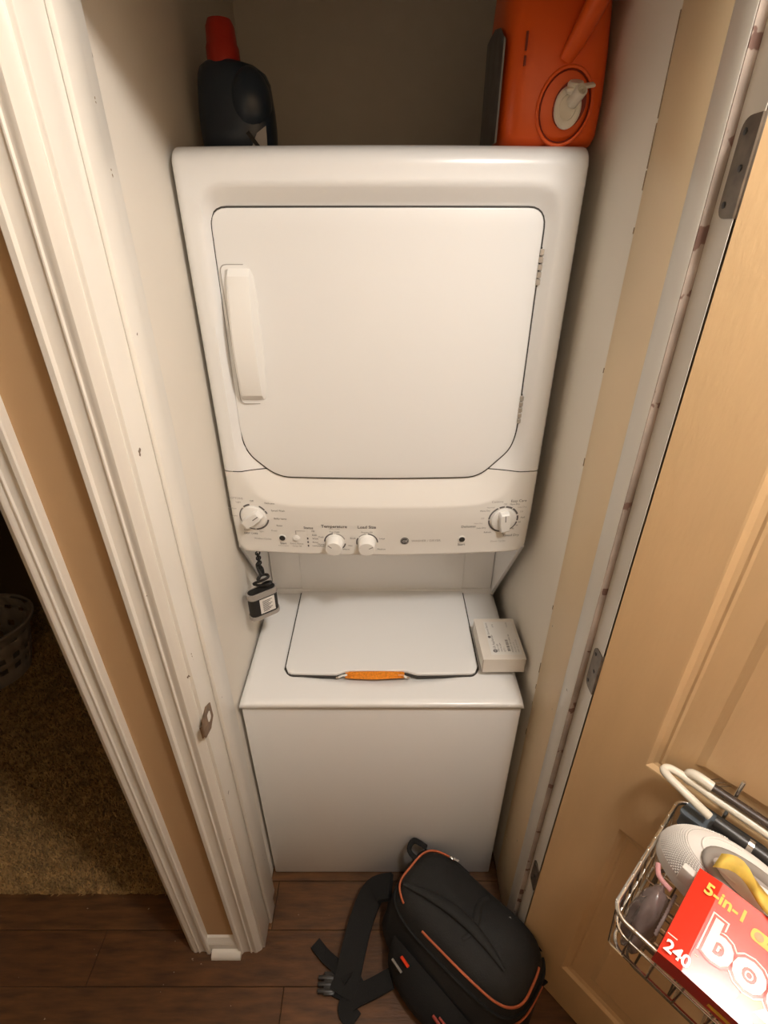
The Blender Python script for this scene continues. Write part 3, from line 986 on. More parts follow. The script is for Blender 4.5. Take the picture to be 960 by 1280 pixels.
for sx, xx in ((-1, -.095), (1, .078)):
    tube('white_tie', [(xx, -.008, .002), (xx - sx * .010, -.006, .006), (xx - sx * .022, -.004, .006)], .0032, 'white_label', cl, sides=8, flat=.6)
    tube('tie_end', [(xx, -.009, .0025), (xx + sx * .006, -.0105, .0025)], .0026, 'card_edge', cl, sides=6)

# small white carton on the washer's right side
ct = empty('parts_carton', (.298, .968, .8285), math.radians(0.5), 'small white parts carton with printed label on washer lid corner', 'carton')
box('carton_body', (-.0525, -.073, 0), (.0525, .073, .044), 'white_card', ct, bev=.0012, seg=1)
box('carton_lid', (-.0535, -.0735, .0425), (.0535, .0745, .0452), 'white_card', ct, bev=.0008, seg=1)
for (a, b) in (((-.0536, -.074, .004), (-.0526, -.0728, .043)), ((.0526, -.074, .004), (.0536, -.0728, .043))):
    box('cut_edge', a, b, 'card_edge', ct)
LM = Matrix.Translation((0, 0, .0456)) @ Matrix.Rotation(pi / 2, 4, 'Z')      # reads from the right-hand side
def ctext(s_, x, y, size, m='print_grey', bold=0, al='LEFT'):
    text(s_, size, m, ct, LM @ Matrix.Translation((x, y, 0)), align=al, bold=bold)
box('label', (-.030, -.058, .0450), (.047, .062, .0454), 'white_label', ct)
ctext('GE Appliances', -.038, .018, .0085); ctext('General Electric', .012, .024, .007)
M_ = LM @ Matrix.Translation((-.045, .018, 0))
lathe('emblem', [(.0055, 0), (.0055, .0004), (0, .0004)], 'print_grey', ct, n=20, M=M_)
lathe('emblem', [(.0040, 0), (.0040, .0004), (0, .0004)], 'print_grey', ct, n=20, M=LM @ Matrix.Translation((.004, .024, 0)))
text('GE', .0058, 'white_label', ct, M_ @ Matrix.Translation((0, 0, .0006)))
for k, (s_, sz) in enumerate([('WE-1107', .007), ('VALVE ASM', .006), ('QTY 1', .006)]):
    ctext(s_, -.048, .009 - k * .0075, sz)
for k in range(22):
    w_ = random.choice([.0006, .001, .0016])
    x = -.046 + k * .0019
    V = [LM @ Vector(p) for p in [(x, -.0205, 0), (x + w_, -.0205, 0), (x + w_, -.0135, 0), (x, -.0135, 0)]]
    mesh('barcode_bar', V, [[0, 1, 2, 3]], 'print_grey', ct)
for k, s_ in enumerate(['PRODUCT OF CHINA 100', 'PACKED 04 16', 'PART NO WH13X']):
    ctext(s_, -.050, -.026 - k * .0075, .0055, 'print_light' if k else 'print_grey')
ctext('MODEL', .040, -.030, .006, 'print_light'); ctext('A 22', .040, .008, .006)

# key case hanging from a black cord under the dryer
kc = empty('hanging_key_case', (-.306, .990, .938), math.radians(36), 'small black and grey case hanging from a black cord under dryer', 'key case')
kc.scale = (1.15, 1.15, 1.15)
def cap_outline(hx, hy, n=8): return arc(hx - hy, 0, hy, -90, 90, n) + arc(-hx + hy, 0, hy, 90, 270, n)
prism('case_body', cap_outline(.033, .0125), .008, .056, 'z', 'cord_black', kc, smooth=True)
for z0, z1 in ((.0, .009), (.055, .068)):
    prism('rim_band', cap_outline(.035, .0145), z0, z1, 'z', 'grey_rubber', kc, smooth=True)
prism('case_mouth', cap_outline(.031, .0105), .0675, .0688, 'z', 'cord_black', kc)
box('label', (-.012, -.0131, .013), (.022, -.0124, .051), 'white_label', kc)
for k in range(9):
    box('label_bar', (-.006 + .0 * k, -.0134, .017 + .0034 * k), (.008 + .004 * (k % 3), -.0130, .0185 + .0034 * k), 'print_grey', kc)
cord = []
for i in range(90):
    t = i / 89
    cord.append((.004 + .017 * math.sin(9.5 * t * 2) * (.5 + .5 * math.cos(2.3 * t)), -.002 + .010 * math.cos(13 * t * 2), .070 + .055 * t ** .8 + .006 * math.sin(21 * t)))
tube('cord_tangle', cord, .0032, 'cord_black', kc, sides=6)
V, F = [], []
for k in range(8):
    c = Vector((.004, -.001, .118 + .0062 * k))
    ring = []
    for j in range(10):
        a = 2 * pi * j / 10
        q = Vector((.0045 * math.cos(a), 0, .0052 * math.sin(a))) if k % 2 else Vector((0, .0045 * math.cos(a), .0052 * math.sin(a)))
        ring.append(c + q)
    tube_data(ring, .0016, 5, True, V, F)
mesh('chain', V, F, 'cord_black', kc, True, angle=80)

# bottles on top of the dryer
TOPZ = 1.9165
bt = empty('blue_bottle', (-.270, 1.165, TOPZ), math.radians(-8), 'dark blue detergent bottle with red cap on top of dryer', 'bottle')
def sup(rx, ry, z, n=28, e=2.6, cx=0, cy=0):
    out = []
    for k in range(n):
        a = 2 * pi * k / n
        c, s_ = math.cos(a), math.sin(a)
        out.append((cx + rx * math.copysign(abs(c) ** (2 / e), c), cy + ry * math.copysign(abs(s_) ** (2 / e), s_), z))
    return out
BZ = .79
pts = [sup(.062, .040, 0), sup(.068, .045, .006), sup(.070, .046, .05), sup(.069, .045, .085), sup(.067, .043, .110), sup(.065, .040, .135), sup(.061, .036, .152, cx=-.002),
       sup(.050, .031, .166, cx=-.008), sup(.032, .026, .174, cx=-.014), sup(.024, .024, .176, cx=-.014), sup(.024, .024, .184, cx=-.014)]
pts = [[(p[0], p[1], p[2] * BZ) for p in r_] for r_ in pts]
grid_mesh('bottle_body', pts, 'blue_bottle', bt, True, closed_u=True, caps=True, angle=60)
# handle side: bulging grip with a through opening edge
grid_mesh('bottle_grip', [[(.033 + .037 * math.sin(t) * math.cos(p_), -.014 + .038 * math.sin(t) * math.sin(p_), .078 + .052 * math.cos(t)) for p_ in [2 * pi * k / 24 for k in range(24)]] for t in [.05 + (pi - .1) * i / 14 for i in range(15)]], 'blue_bottle', bt, True, closed_u=True, caps=True, angle=60)
lathe('bottle_cap', [(.029, .134), (.0285, .156), (.026, .162), (.0245, .184), (.020, .194), (.0, .1945)], 'red_cap', bt, n=24, M=Matrix.Translation((-.014, 0, 0)))
P = [(.034, .002), (.067, .002), (.068, .040), (.050, .030)]
prism('bottle_label', P, -.0475, -.0462, 'y', 'label_pale', bt)
prism('label_print', [(.030, .030), (.052, .004), (.060, .004), (.036, .034)], -.0480, -.0474, 'y', 'cord_black', bt)

jg = empty('orange_jug', (.2725, 1.115, TOPZ), 0, 'large orange detergent jug with white tap on top of dryer', 'jug')
# body: superellipse sections, front face towards -y
def jsec(z, w_, d, cx=0, e=4.5, cy=0): return sup(w_ * .965, d, z, 40, e, cx, cy)
pts = [jsec(0, .076, .090), jsec(.004, .083, .098), jsec(.016, .088, .104), jsec(.06, .0895, .106), jsec(.12, .088, .104, -.001), jsec(.18, .085, .100, -.003), jsec(.235, .078, .092, -.006),
       jsec(.275, .062, .078, -.010), jsec(.300, .042, .05, -.012), jsec(.310, .020, .025, -.012)]
grid_mesh('jug_body', pts, 'orange_jug', jg, True, closed_u=True, caps=True, angle=60)
# slanting moulded handle on the front
tube('jug_handle', spline([(.008, -.098, .108), (.028, -.118, .150), (.046, -.124, .195), (.052, -.112, .240), (.040, -.085, .272)], 6), .019, 'orange_jug', jg, sides=14, flat=.75,
     taper=[.75 + .25 * min(1, i / 8) for i in range(25)])
# oval moulded ring around the tap
def oval(cx, cz, a, b, y, rot=0, n=36):
    return [(cx + a * math.cos(t) * math.cos(rot) - b * math.sin(t) * math.sin(rot), y, cz + a * math.cos(t) * math.sin(rot) + b * math.sin(t) * math.cos(rot)) for t in [2 * pi * i / n for i in range(n)]]
tube('moulded_ring', oval(.014, .050, .042, .050, -.1050, -.25), .0030, 'orange_jug', jg, sides=8, closed=True)
tube('ring_groove', oval(.014, .050, .0385, .0465, -.1060, -.25), .0013, 'jug_dark', jg, sides=6, closed=True)
prism('tap_socket', [(p[0], p[2]) for p in oval(.021, .052, .025, .031, 0, -.3)], -.1085, -.100, 'y', 'jug_dark', jg, smooth=True)
M = Matrix.Translation((.018, -.107, .048)) @ Matrix.Rotation(math.radians(-8), 4, 'Z') @ Matrix.Rotation(pi / 2, 4, 'X') @ Matrix.Diagonal((0.86, 1.12, 1, 1)).to_4x4()
lathe('tap_flange', [(.0245, 0), (.0245, .004), (.022, .0065), (.015, .0075), (.0145, .004), (0, .004)], 'tap_white', jg, n=32, M=M)
lathe('tap_spout', [(.0098, .0), (.0095, .026), (.0085, .027), (.007, .0268), (.0066, .018), (0, .018)], 'tap_white', jg, n=20,
      M=Matrix.Translation((.024, -.110, .055)) @ Matrix.Rotation(math.radians(62), 4, 'X') @ Matrix.Rotation(math.radians(12), 4, 'Y') @ Matrix.Translation((0, 0, 0)))
lathe('tap_button', [(.0125, 0), (.0125, .012), (.0105, .0145), (0, .015)], 'tap_white', jg, n=20, M=Matrix.Translation((.024, -.112, .066)) @ Matrix.Rotation(math.radians(25), 4, 'X'))
box('tap_lever', (-.020, -.007, -.002), (.024, .007, .0025), 'tap_white', jg, bev=.002, loc=(.028, -.120, .0715), rot=(math.radians(25), math.radians(-8), 0))
# label wrapping the left side
V, F = [], []
L0 = [(-.0872, -.084), (-.0884, -.05), (-.0888, 0), (-.0884, .05), (-.0872, .08)]
for i, (x, y) in enumerate(L0):
    V += [(x, y, .006), (x + .0005, y, .168 - .03 * (i == 0) - .01 * (i == 1))]
for i in range(len(L0) - 1): F.append([2 * i, 2 * i + 1, 2 * i + 3, 2 * i + 2])
mesh('jug_label', V, F, 'label_dark', jg)
mesh('label_border', [(-.0862, -.090, .006), (-.0880, -.082, .006), (-.0874, -.084, .140), (-.0857, -.090, .135)], [[0, 1, 2, 3]], 'label_pale', jg)
for z0, z1 in ((.118, .140), (.100, .112)):
    box('level_slot', (-.058, -.1062, z0), (-.055, -.1030, z1), 'jug_dark', jg)

# ================================================================== BACKPACK on the floor
ang = math.atan2(-.67, .74)
bp = empty('backpack', (.210, .610, 0), ang, 'black backpack with orange piping lying in front of the washer', 'backpack')
# local x: along the bag (top of bag at -x), local y: towards the closet and door, z up
def bag_sec(z, x0, x1, y0, y1, e=3.4, n=48, wob=0):
    cx, cy, rx, ry = (x0 + x1) / 2, (y0 + y1) / 2, (x1 - x0) / 2, (y1 - y0) / 2
    out = []
    for k in range(n):
        a = 2 * pi * k / n
        c, s_ = math.cos(a), math.sin(a)
        w_ = 1 + wob * (math.sin(3 * a + 9 * z * 5) * .5 + math.sin(7 * a + 40 * z) * .3 + math.sin(5 * a - 70 * z) * .35)
        out.append((cx + rx * w_ * math.copysign(abs(c) ** (2 / e), c), cy + ry * w_ * math.copysign(abs(s_) ** (2 / e), s_), z))
    return out
def lean(p):
    # front panel slopes down towards +y and the foot end sags
    x, y, z = p
    k = z / .23
    return (x, y + .01 * k, z - k * (.10 * max(0, y - .02) + .05 * max(0, x - .05)) + k * .012 * math.sin(18 * x + 5) * sstep(0, .08, y))
SECS = [(.002, -.185, .19, -.115, .105), (.012, -.205, .205, -.135, .118), (.05, -.215, .212, -.145, .125), (.10, -.212, .210, -.140, .125), (.15, -.205, .205, -.125, .120),
        (.185, -.198, .200, -.108, .113), (.205, -.190, .194, -.098, .106), (.220, -.178, .184, -.086, .094), (.229, -.158, .165, -.068, .078), (.234, -.11, .12, -.03, .04), (.235, -.02, .02, -.006, .008)]
pts = [[lean(p) for p in bag_sec(*s_, wob=.022)] for s_ in SECS]
grid_mesh('bag_body', pts, 'bag_fabric', bp, True, closed_u=True, caps=True, angle=70)
def bag_loop(z, x0, x1, y0, y1, r, m, name, a0=0, a1=360, up=.004):
    P = [lean(p) for p in bag_sec(z, x0, x1, y0, y1, n=96, wob=.022)]
    i0, i1 = int(a0 / 360 * 96), int(a1 / 360 * 96)
    Q = [Vector(P[i % 96]) + Vector((0, 0, up)) for i in range(i0, i1 + 1)]
    if a1 - a0 >= 360: return tube(name, Q[:-1], r, m, bp, sides=6, closed=True)
    return tube(name, Q, r, m, bp, sides=6)
PZ = (.2065, -.189, .193, -.097, .105)
bag_loop(*PZ, .0032, 'piping_orange', 'piping', 116, 232)
bag_loop(*PZ, .0032, 'piping_orange', 'piping', 262, 372)
PO = (.158, -.205, .206, -.124, .120)
bag_loop(*PO, .0026, 'piping_orange', 'piping', 122, 196)
bag_loop(*PO, .0026, 'piping_orange', 'piping', 318, 368)
bag_loop(.183, -.2, .202, -.110, .114, .0045, 'bag_side', 'zip_track', 100, 390, up=.001)
# folded front pocket flap, ridge along the panel
P = [lean((-.17 + .30 * t, -.055 + .03 * math.sin(3 * t) + .02 * t, .236 + .004 * math.sin(pi * t))) for t in [i / 20 for i in range(21)]]
tube('pocket_fold', P, .016, 'bag_fabric', bp, sides=12, flat=.5, taper=[.3 + .7 * math.sin(pi * min(1, max(0, i / 20))) for i in range(21)])
P = [lean((.02 + .01 * math.sin(6 * t), -.05 + .13 * t, .235)) for t in [i / 14 for i in range(15)]]
tube('pocket_fold', P, .011, 'bag_fabric', bp, sides=10, flat=.5, taper=[.4 + .6 * math.sin(pi * i / 14) for i in range(15)])
# top grab handle at the bag's top end
tube('grab_handle', spline([(-.175, .04, .200), (-.215, .035, .222), (-.222, .065, .224), (-.190, .085, .200)], 6), .008, 'bag_side', bp, sides=8, flat=.5)
# side pocket bulging on the left long side
pts = []
for i in range(15):
    t = i / 14
    x = -.13 + .24 * t
    b = .012 + .034 * math.sin(pi * t) ** .7
    pts.append([(x, -.128, .165 - .03 * t), (x, -.130 - b * .5, .150 - .03 * t), (x, -.140 - b, .10), (x, -.142 - b, .05), (x, -.135 - b * .6, .008), (x, -.12, .004)])
grid_mesh('side_pocket', pts, 'bag_side', bp, True, closed_u=True, caps=True, angle=70)
box('red_tag', (-.014, -.003, -.004), (.014, .0015, .004), 'tag_red', bp, bev=.001, loc=(-.075, -.150, .158), rot=(math.radians(50), 0, math.radians(-8)))
box('tag_edge', (-.018, -.002, -.0025), (.018, .001, .0025), 'grey_rubber', bp, loc=(-.088, -.166, .143), rot=(math.radians(50), 0, math.radians(-8)))
tube('pocket_piping', [(.035, -.172, .115), (.060, -.176, .118), (.085, -.170, .116)], .004, 'piping_red', bp, sides=6)
tube('pocket_piping', [(.050, -.168, .128), (.075, -.170, .130)], .003, 'piping_red', bp, sides=6)
# zip pulls with metal glints
for (x, y, z, rz) in ((.075, .070, .222, 1.0), (-.115, .105, .215, .3), (.205, -.07, .165, .8)):
    o = empty('zip_pull', (x, y, z), rz, parent=bp)
    box('slider', (-.005, -.004, -.002), (.005, .004, .004), 'chrome', o, bev=.0015)
    box('puller', (.004, -.003, .0), (.022, .003, .0025), 'grey_rubber', o, bev=.001)
# end strap loop at the foot end by the door
tube('side_strap', spline([(.150, .105, .165), (.195, .135, .150), (.215, .130, .090), (.200, .105, .030)], 6), .017, 'bag_side', bp, sides=10, flat=.45)
# shoulder straps trailing out on the left
def strap(name, P, w_, th_, m='bag_side'):
    P = [Vector(p) for p in spline(P, 6)]
    V, F = [], []
    for i, p in enumerate(P):
        t = (P[min(i + 1, len(P) - 1)] - P[max(i - 1, 0)]).normalized()
        s_ = t.cross(Vector((0, 0, 1))).normalized()
        u = s_.cross(t)
        for a, b in ((-1, -1), (1, -1), (1, 1), (-1, 1)): V.append(p + s_ * a * w_ + u * b * th_)
    for i in range(len(P) - 1):
        for k in range(4): F.append([4 * i + k, 4 * i + (k + 1) % 4, 4 * i + 4 + (k + 1) % 4, 4 * i + 4 + k])
    F += [[3, 2, 1, 0], [4 * len(P) - 4 + k for k in range(4)]]
    return mesh(name, V, F, m, bp, True, angle=40)
Mb = (Matrix.Translation((.210, .610, 0)) @ Matrix.Rotation(ang, 4, 'Z')).inverted()
def wl(P): return [tuple(Mb @ Vector(p)) for p in P]
strap('shoulder_strap', wl([(.02, .735, .12), (-.03, .735, .085), (-.065, .68, .05), (-.085, .615, .035), (-.10, .56, .02), (-.115, .525, .014)]), .034, .008)
strap('webbing', wl([(-.095, .555, .030), (-.13, .585, .018), (-.165, .61, .012), (-.198, .640, .010)]), .016, .0022)
strap('webbing', wl([(-.06, .56, .02), (-.10, .535, .012), (-.14, .545, .010)]), .018, .003)
bk = empty('buckle', tuple(Mb @ Vector((-.158, .548, .004))), -ang, parent=bp)
for k in range(3): box('buckle_tooth', (-.022, -.018 + k * .014, 0), (.022, -.008 + k * .014, .014), 'dark_plastic', bk, bev=.003)
box('buckle_bar', (-.006, -.022, .002), (.024, .028, .012), 'dark_plastic', bk, bev=.003)
strap('shoulder_strap', wl([(.02, .55, .05), (-.03, .535, .03), (-.08, .52, .016), (-.10, .50, .010), (-.075, .475, .010)]), .022, .005)

# ================================================================== WIRE BASKET AND CONTENTS on the door (door frame: x along door, -y out of it)
def dempty(name, loc, rz, label, cat, **k):
    """top-level thing placed in door coordinates (t, n, z)"""
    M = Matrix.Translation(HINGE) @ Matrix.Rotation(DR, 4, 'Z')
    p = M @ Vector((loc[0], -loc[1], loc[2]))
    return empty(name, tuple(p), DR + rz, label, cat, **k)
wb_ = dempty('wire_basket', (.17, 0.0, .90), 0, 'chrome wire basket hung on the closet door, full of household things', 'basket')
# local: x along door, y into door (so out = -y), z up from .90
RZ, X0, X1, N0, N1 = .10, .003, .44, .012, .243
def loop(z, x0, x1, n0, n1, r=.02):
    return [(p[0], -p[1], z) for p in rrect(x0, n0, x1, n1, r, 5)]
tube('rim', loop(RZ, X0, X1, N0, N1), .0034, 'chrome', wb_, sides=8, closed=True)
tube('middle_wire', loop(.055, X0 + .006, X1 - .006, N0 + .002, N1 - .008), .0018, 'chrome', wb_, sides=6, closed=True)
tube('bottom_wire', loop(0.0, X0 + .012, X1 - .012, N0 + .004, N1 - .016), .0026, 'chrome', wb_, sides=6, closed=True)
for i in range(9):
    n_ = N0 + .02 + (N1 - N0 - .035) * i / 8
    tube('cross_wire', [(X0 - .002, -n_, RZ + .004), (X0 + .001, -n_, RZ - .004), (X0 + .010, -n_, .004), (X0 + .014, -n_, 0), (X1 - .014, -n_, 0), (X1 - .010, -n_, .004), (X1, -n_, RZ + .002)], .0016, 'chrome', wb_, sides=6)
for i in range(12):
    x = X0 + .03 + (X1 - X0 - .06) * i / 11
    tube('cross_wire', [(x, -(N1 + .001), RZ + .003), (x, -(N1 - .004), RZ - .006), (x, -(N1 - .014), .004), (x, -(N1 - .018), 0), (x, -(N0 + .008), 0), (x, -(N0), RZ)], .0016, 'chrome', wb_, sides=6)
for x in (.06, .36):
    tube('hanger_hook', [(x, -N0, RZ), (x, -.006, RZ + .01), (x, -.004, RZ + .06), (x, -.004, RZ + .10)], .003, 'chrome', wb_, sides=6)
# lower basket just below
wb2 = dempty('wire_basket', (.19, 0.0, .72), 0, 'dark wire basket hung below the chrome wire basket', 'basket')
tube('rim', loop(.10, X0, X1, N0, .150), .0030, 'dark_metal', wb2, sides=8, closed=True)
tube('bottom_wire', loop(0.0, X0 + .012, X1 - .012, N0 + .004, .138), .0024, 'dark_metal', wb2, sides=6, closed=True)
for i in range(8):
    x = X0 + .03 + (X1 - X0 - .06) * i / 7
    tube('cross_wire', [(x, -.151, .104), (x, -.147, .094), (x, -.139, .004), (x, -.134, 0), (x, -(N0 + .008), 0), (x, -(N0), .10)], .0016, 'dark_metal', wb2, sides=6)
for i in range(5):
    n_ = N0 + .02 + (.150 - N0 - .035) * i / 4
    tube('cross_wire', [(X0 - .002, -n_, .104), (X0 + .001, -n_, .096), (X0 + .012, -n_, .002), (X1 - .012, -n_, .002), (X1, -n_, .102)], .0016, 'dark_metal', wb2, sides=6)

# red box of dryer sheets, lying on the front rim; face up and outwards
rb = dempty('dryer_sheet_box', (.226, .27, 1.008), 0, 'red box of dryer sheets with white lettering in door basket', 'box')
# local face frame: u along door, v up the face (towards the door), origin at the lower left corner of the face
SL = math.atan2(.026, .113)
FV = Vector((0, math.cos(SL), math.sin(SL)))       # up the face
FNn = Vector((0, -math.sin(SL), math.cos(SL)))     # face normal
O0 = Vector((.004, .0, .046))
FH, FL, FT = .118, .235, .044
def fp(u, v, d=0.0): return O0 + Vector((u, 0, 0)) + FV * v + FNn * d
CR = .026      # the box is creased: left strip dips
def face_pt(u, v, d=0.0):
    dip = -.006 * (1 - u / CR) if u < CR else 0.0
    return fp(u, v, d + dip)
V = []
US = [0, CR, FL]
for d in (0, -FT):
    for v in (0, FH):
        for u in US: V.append(face_pt(u, v, d))
# indices: d*6 + v*3 + u
F = [[0, 1, 4, 3], [1, 2, 5, 4], [6, 9, 10, 7], [7, 10, 11, 8], [0, 3, 9, 6], [2, 8, 11, 5], [3, 4, 10, 9], [4, 5, 11, 10]]
bxo = mesh('carton', V, F, 'box_red', rb)
mesh('lower_side', [face_pt(CR, 0), face_pt(FL, 0), face_pt(FL, 0, -FT), face_pt(CR, 0, -FT), face_pt(0, 0), face_pt(0, 0, -FT)], [[0, 3, 2, 1], [4, 5, 3, 0]], 'box_dark_red', rb)
E1 = .0005
def patch(name, P, m, d=E1, n=1):
    return mesh(name, [face_pt(u, v, d) for u, v in P], [list(range(len(P)))], m, rb)
# pale glow band in the artwork and the orange fade
patch('artwork', [(.075, .012), (FL - .002, .004), (FL - .002, .074), (.20, .080), (.14, .074), (.096, .060), (.080, .035)], 'box_orange', .0004)
patch('artwork', [(.092, .020), (FL - .004, .012), (FL - .004, .062), (.19, .068), (.14, .060), (.108, .045)], 'box_white', .0006)
patch('yellow_band', round_poly([(.066, .084), (.19, .084), (.19, .098), (.066, .098)], .006, 4), 'box_yellow', .0007)
for k in range(4):
    lathe('dot', [(.0048, 0), (.0048, .0003), (0, .0003)], 'box_orange', rb, n=14, M=frame_mat(face_pt(.074 + .032 * k, .091, .0008), (1, 0, 0), FV))
    text('soft fresh', .0042, 'box_red', rb, frame_mat(face_pt(.090 + .032 * k, .091, .001), (1, 0, 0), FV))
text('5-in-1', .0200, 'box_yellow', rb, frame_mat(face_pt(.036, .099, .0009), (1, 0, 0), FV), bold=.0006)
for nm, mt, bo, dd in (('logo_outline', 'box_white', .0062, .0010), ('logo_gap', 'box_red', .0046, .0012), ('logo', 'box_white', .0018, .0014)):
    text('bounce', .060, mt, rb, frame_mat(face_pt(.121, .052, dd), (1, 0, 0), FV), name=nm, bold=bo)
text('240', .0185, 'box_white', rb, frame_mat(face_pt(.017, .0115, .003), (1, 0, 0), FV), bold=.0005)
patch('print_line', [(.001, .025), (.034, .025), (.034, .0262), (.001, .0262)], 'box_white', .0006)
mesh('crease', [face_pt(CR - .0004, 0, .0006), face_pt(CR + .0006, 0, .0006), face_pt(CR + .004, FH * .72, .0006), face_pt(CR + .003, FH * .72, .0006)], [[0, 1, 2, 3]], 'box_dark_red', rb)
mesh('side_print', [face_pt(.06, -.0004, -.020), face_pt(.10, -.0004, -.020), face_pt(.10, -.0004, -.032), face_pt(.06, -.0004, -.032)], [[0, 1, 2, 3]], 'box_yellow', rb)

# white mesh cap-like slipper lying behind the box
ms = dempty('mesh_slipper', (.270, .104, .990), math.radians(0), 'white mesh slipper lying behind the red box in door basket', 'slipper')
SX, SY, SZ = .094, .050, .070
def spt(a, b, k=1.0):
    r_ = math.cos(a) ** .55
    return Vector((SX * k * r_ * math.cos(b), SY * k * r_ * math.sin(b), .004 + SZ * k * math.sin(a) ** .8 if a > 0 else .004))
pts = [[spt(pi / 2 * i / 14, 2 * pi * k / 48) for k in range(48)] for i in range(14)]
grid_mesh('upper', pts, 'mesh_white', ms, True, closed_u=True, caps=True, angle=60)
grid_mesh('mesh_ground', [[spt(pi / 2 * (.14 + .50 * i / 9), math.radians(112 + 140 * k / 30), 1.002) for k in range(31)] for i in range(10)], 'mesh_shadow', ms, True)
V, F = [], []
for i in range(15):
    for k in range(44):
        a = pi / 2 * (.16 + .46 * i / 14)
        b = math.radians(114 + 135 * (k + .5 * (i % 2)) / 44)
        c = spt(a, b, 1.004)
        s_ = .0017
        q = len(V)
        V += [c + Vector(d) * s_ for d in ((1.3, 0, 0), (-1.3, 0, 0), (0, 1, 0), (0, -1, 0), (0, 0, 1), (0, 0, -1))]
        for f in ((0, 2, 4), (2, 1, 4), (1, 3, 4), (3, 0, 4), (2, 0, 5), (1, 2, 5), (3, 1, 5), (0, 3, 5)): F.append([q + j for j in f])
setp(mesh('mesh_knots', V, F, 'mesh_white', ms), kind='stuff')
OP = [(.012 + .050 * math.cos(t), -.016 + .022 * math.sin(t)) for t in [2 * pi * i / 36 for i in range(36)]]
def top_z(x, y):
    q = min(1, math.sqrt((x / SX) ** 2 + (y / SY) ** 2))
    a = math.acos(q ** (1 / .55)) if q < 1 else 0
    return .004 + SZ * max(0, math.sin(a)) ** .8
tube('opening_band', [(x, y, top_z(x, y) + .001) for x, y in OP], .0075, 'mesh_lining', ms, sides=8, closed=True, flat=.8)
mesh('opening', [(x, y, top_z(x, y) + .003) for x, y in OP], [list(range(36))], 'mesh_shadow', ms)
tube('seam_line', [spt(pi / 2 * .80, math.radians(100 + 8 * i), 1.008) for i in range(22)], .0016, 'mesh_white', ms, sides=5)
tube('pink_trim', spline([(-.080, -.042, .022), (-.072, -.056, .020), (-.054, -.062, .020)], 6), .0036, 'pink_trim', ms, sides=8)

# clear zip pouch in the front corner of the basket
zp = dempty('clear_pouch', (.205, .196, .908), math.radians(0), 'crumpled smoky plastic pouch in the basket corner beside red box', 'pouch')
pts = []
for i in range(17):
    t = i / 16
    e = (1 - t ** 3) ** .5 if t < 1 else .02
    e = max(e, .06) * (.75 + .25 * min(1, t * 4))
    row = []
    for k in range(36):
        b = 2 * pi * k / 36
        wv = 1 + .09 * math.sin(5 * b + 7 * t) + .06 * math.sin(8 * b - 11 * t)
        row.append((.020 * e * wv * math.cos(b) + .001 * t, .038 * e * wv * math.sin(b) + .008 * t, .004 + .108 * t))
    pts.append(row)
grid_mesh('film', pts, 'pouch_film', zp, True, closed_u=True, caps=True, angle=80)
tube('zip_strip', [(.017 + .0012 * (i % 2), -.034 + .066 * i / 30, .098 + .010 * math.sin(pi * i / 30)) for i in range(31)], .0022, 'pouch_zip', zp, sides=5, flat=.5)

# white hanger loop
def hook_thing(name, P, r, m, label, cat, z):
    o = dempty(name, (0, 0, z), 0, label, cat)
    return o
hg_ = dempty('plastic_hanger', (.14, .03, 1.05), 0, 'white tubular plastic hanger across the back of the door basket', 'hanger')
tube('hanger_tube', spline([(.075, -.012, -.012), (.045, -.012, -.002), (.012, -.007, .003), (.0, 0, .003), (.006, .010, .003), (.030, .013, .002), (.07, .013, 0), (.14, .014, -.002), (.30, .012, -.010)], 8), .0062, 'hanger_white', hg_, sides=10)
br = dempty('hair_brush', (.172, .016, 1.064), 0, 'white and dark brown handled brush behind the white hanger', 'brush')
tube('white_end', spline([(.0, .004, -.022), (-.002, .004, -.006), (.008, .002, .002), (.030, .002, .001)], 6), .0075, 'hanger_white', br, sides=10)
tube('dark_grip', [(.028, .002, .001), (.06, .003, 0), (.20, .005, -.004)], .0066, 'grip_brown', br, sides=10, flat=.8)
cu = dempty('curling_wand', (.222, .046, 1.036), 0, 'glossy black rod with chrome collar lying in the door basket', 'wand')
tube('black_rod', [(0, .004, 0), (.004, .004, 0), (.044, .004, -.001)], .0092, 'dark_plastic', cu, sides=14)
tube('chrome_collar', [(.043, .004, -.001), (.050, .004, -.001)], .0098, 'chrome', cu, sides=14)
tube('black_barrel', [(.050, .004, -.001), (.20, .005, -.006)], .0094, 'dark_plastic', cu, sides=14)
sl = dempty('slate_tray', (.180, .045, .985), 0, 'slate grey plastic piece under the white hanger', 'tray')
prism('tray_body', round_poly([(0, -.004), (.11, -.004), (.11, .032), (.012, .030)], .012, 4), 0, .030, 'z', 'slate_plastic', sl, smooth=True)
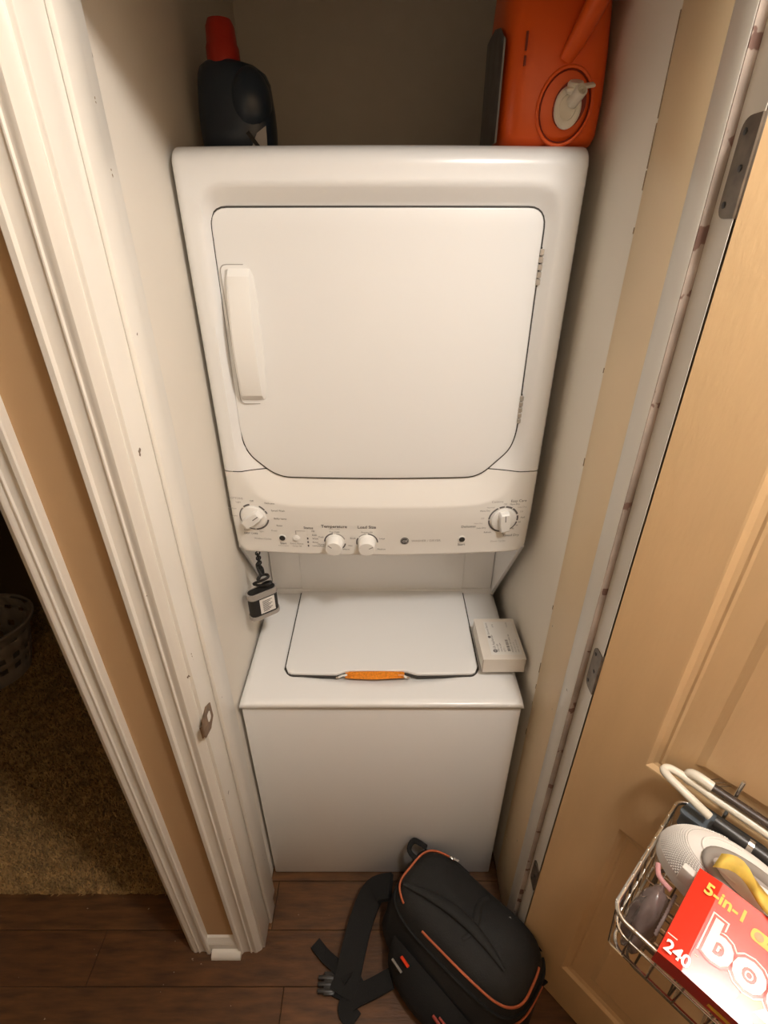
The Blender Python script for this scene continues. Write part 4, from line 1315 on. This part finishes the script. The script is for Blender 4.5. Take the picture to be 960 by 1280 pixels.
prism('tray_rim', round_poly([(-.002, -.006), (.112, -.006), (.112, .034), (.010, .032)], .012, 4), .028, .033, 'z', 'slate_plastic', sl, smooth=True)
# yellow curled paper between box and slipper
yp = dempty('yellow_wrapper', (.236, .152, 1.060), 0, 'curled yellow paper strip between red box and white slipper', 'wrapper')
pts = []
for i in range(16):
    t = i / 15
    pts.append([(.004 + .105 * t, .000 + .010 * math.sin(6 * t), .030 + .006 * math.sin(9 * t)), (.006 + .105 * t, .012 + .014 * math.sin(6 * t + .7), .036 + .008 * math.sin(8 * t)), (.008 + .105 * t, .024 + .010 * math.sin(7 * t), .028 + .006 * math.cos(8 * t))])
o = grid_mesh('strip', pts, 'yellow_paper', yp, True, angle=80)
o.modifiers.new('thickness', 'SOLIDIFY').thickness = .0008
wp = dempty('white_packet', (.214, .156, 1.034), math.radians(-6), 'thin white packet edge standing behind the red box', 'packet')
box('packet', (0, -.006, 0), (.06, .004, .030), 'white_label', wp, bev=.002)

# ================================================================== LAUNDRY BASKET in the bedroom
lb = empty('laundry_basket', (-1.835, 1.63, .0205), math.radians(20), 'shade-darkened white plastic laundry basket with slotted sides on bedroom carpet', 'basket')
def ovl(r_, z, n=40, k=.78): return [(.26 * r_ * math.cos(2 * pi * i / n), .26 * k * r_ * math.sin(2 * pi * i / n), z) for i in range(n)]
prof = [(.72, 0), (.74, .02), (.80, .07), (.83, .10), (.86, .13), (.89, .16), (.94, .22), (.97, .235), (.98, .28), (1.05, .285), (1.06, .265)]
R_ = [ovl(a, z) for a, z in prof]
V = [p for r_ in R_ for p in r_]; F = []
n = 40
for i in range(len(prof) - 1):
    for k in range(n):
        if i in (2, 4, 6) and k % 2 == 0 or i in (8,) and k in (3, 4, 5, 23, 24, 25): continue
        F.append([i * n + k, i * n + (k + 1) % n, (i + 1) * n + (k + 1) % n, (i + 1) * n + k])
F.append(list(range(n)))
o = mesh('basket_body', V, F, 'plastic_basket_shaded', lb, True, angle=50)
o.modifiers.new('thickness', 'SOLIDIFY').thickness = .003
tube('rim', ovl(1.06, .283), .006, 'plastic_basket_shaded', lb, sides=8, closed=True)
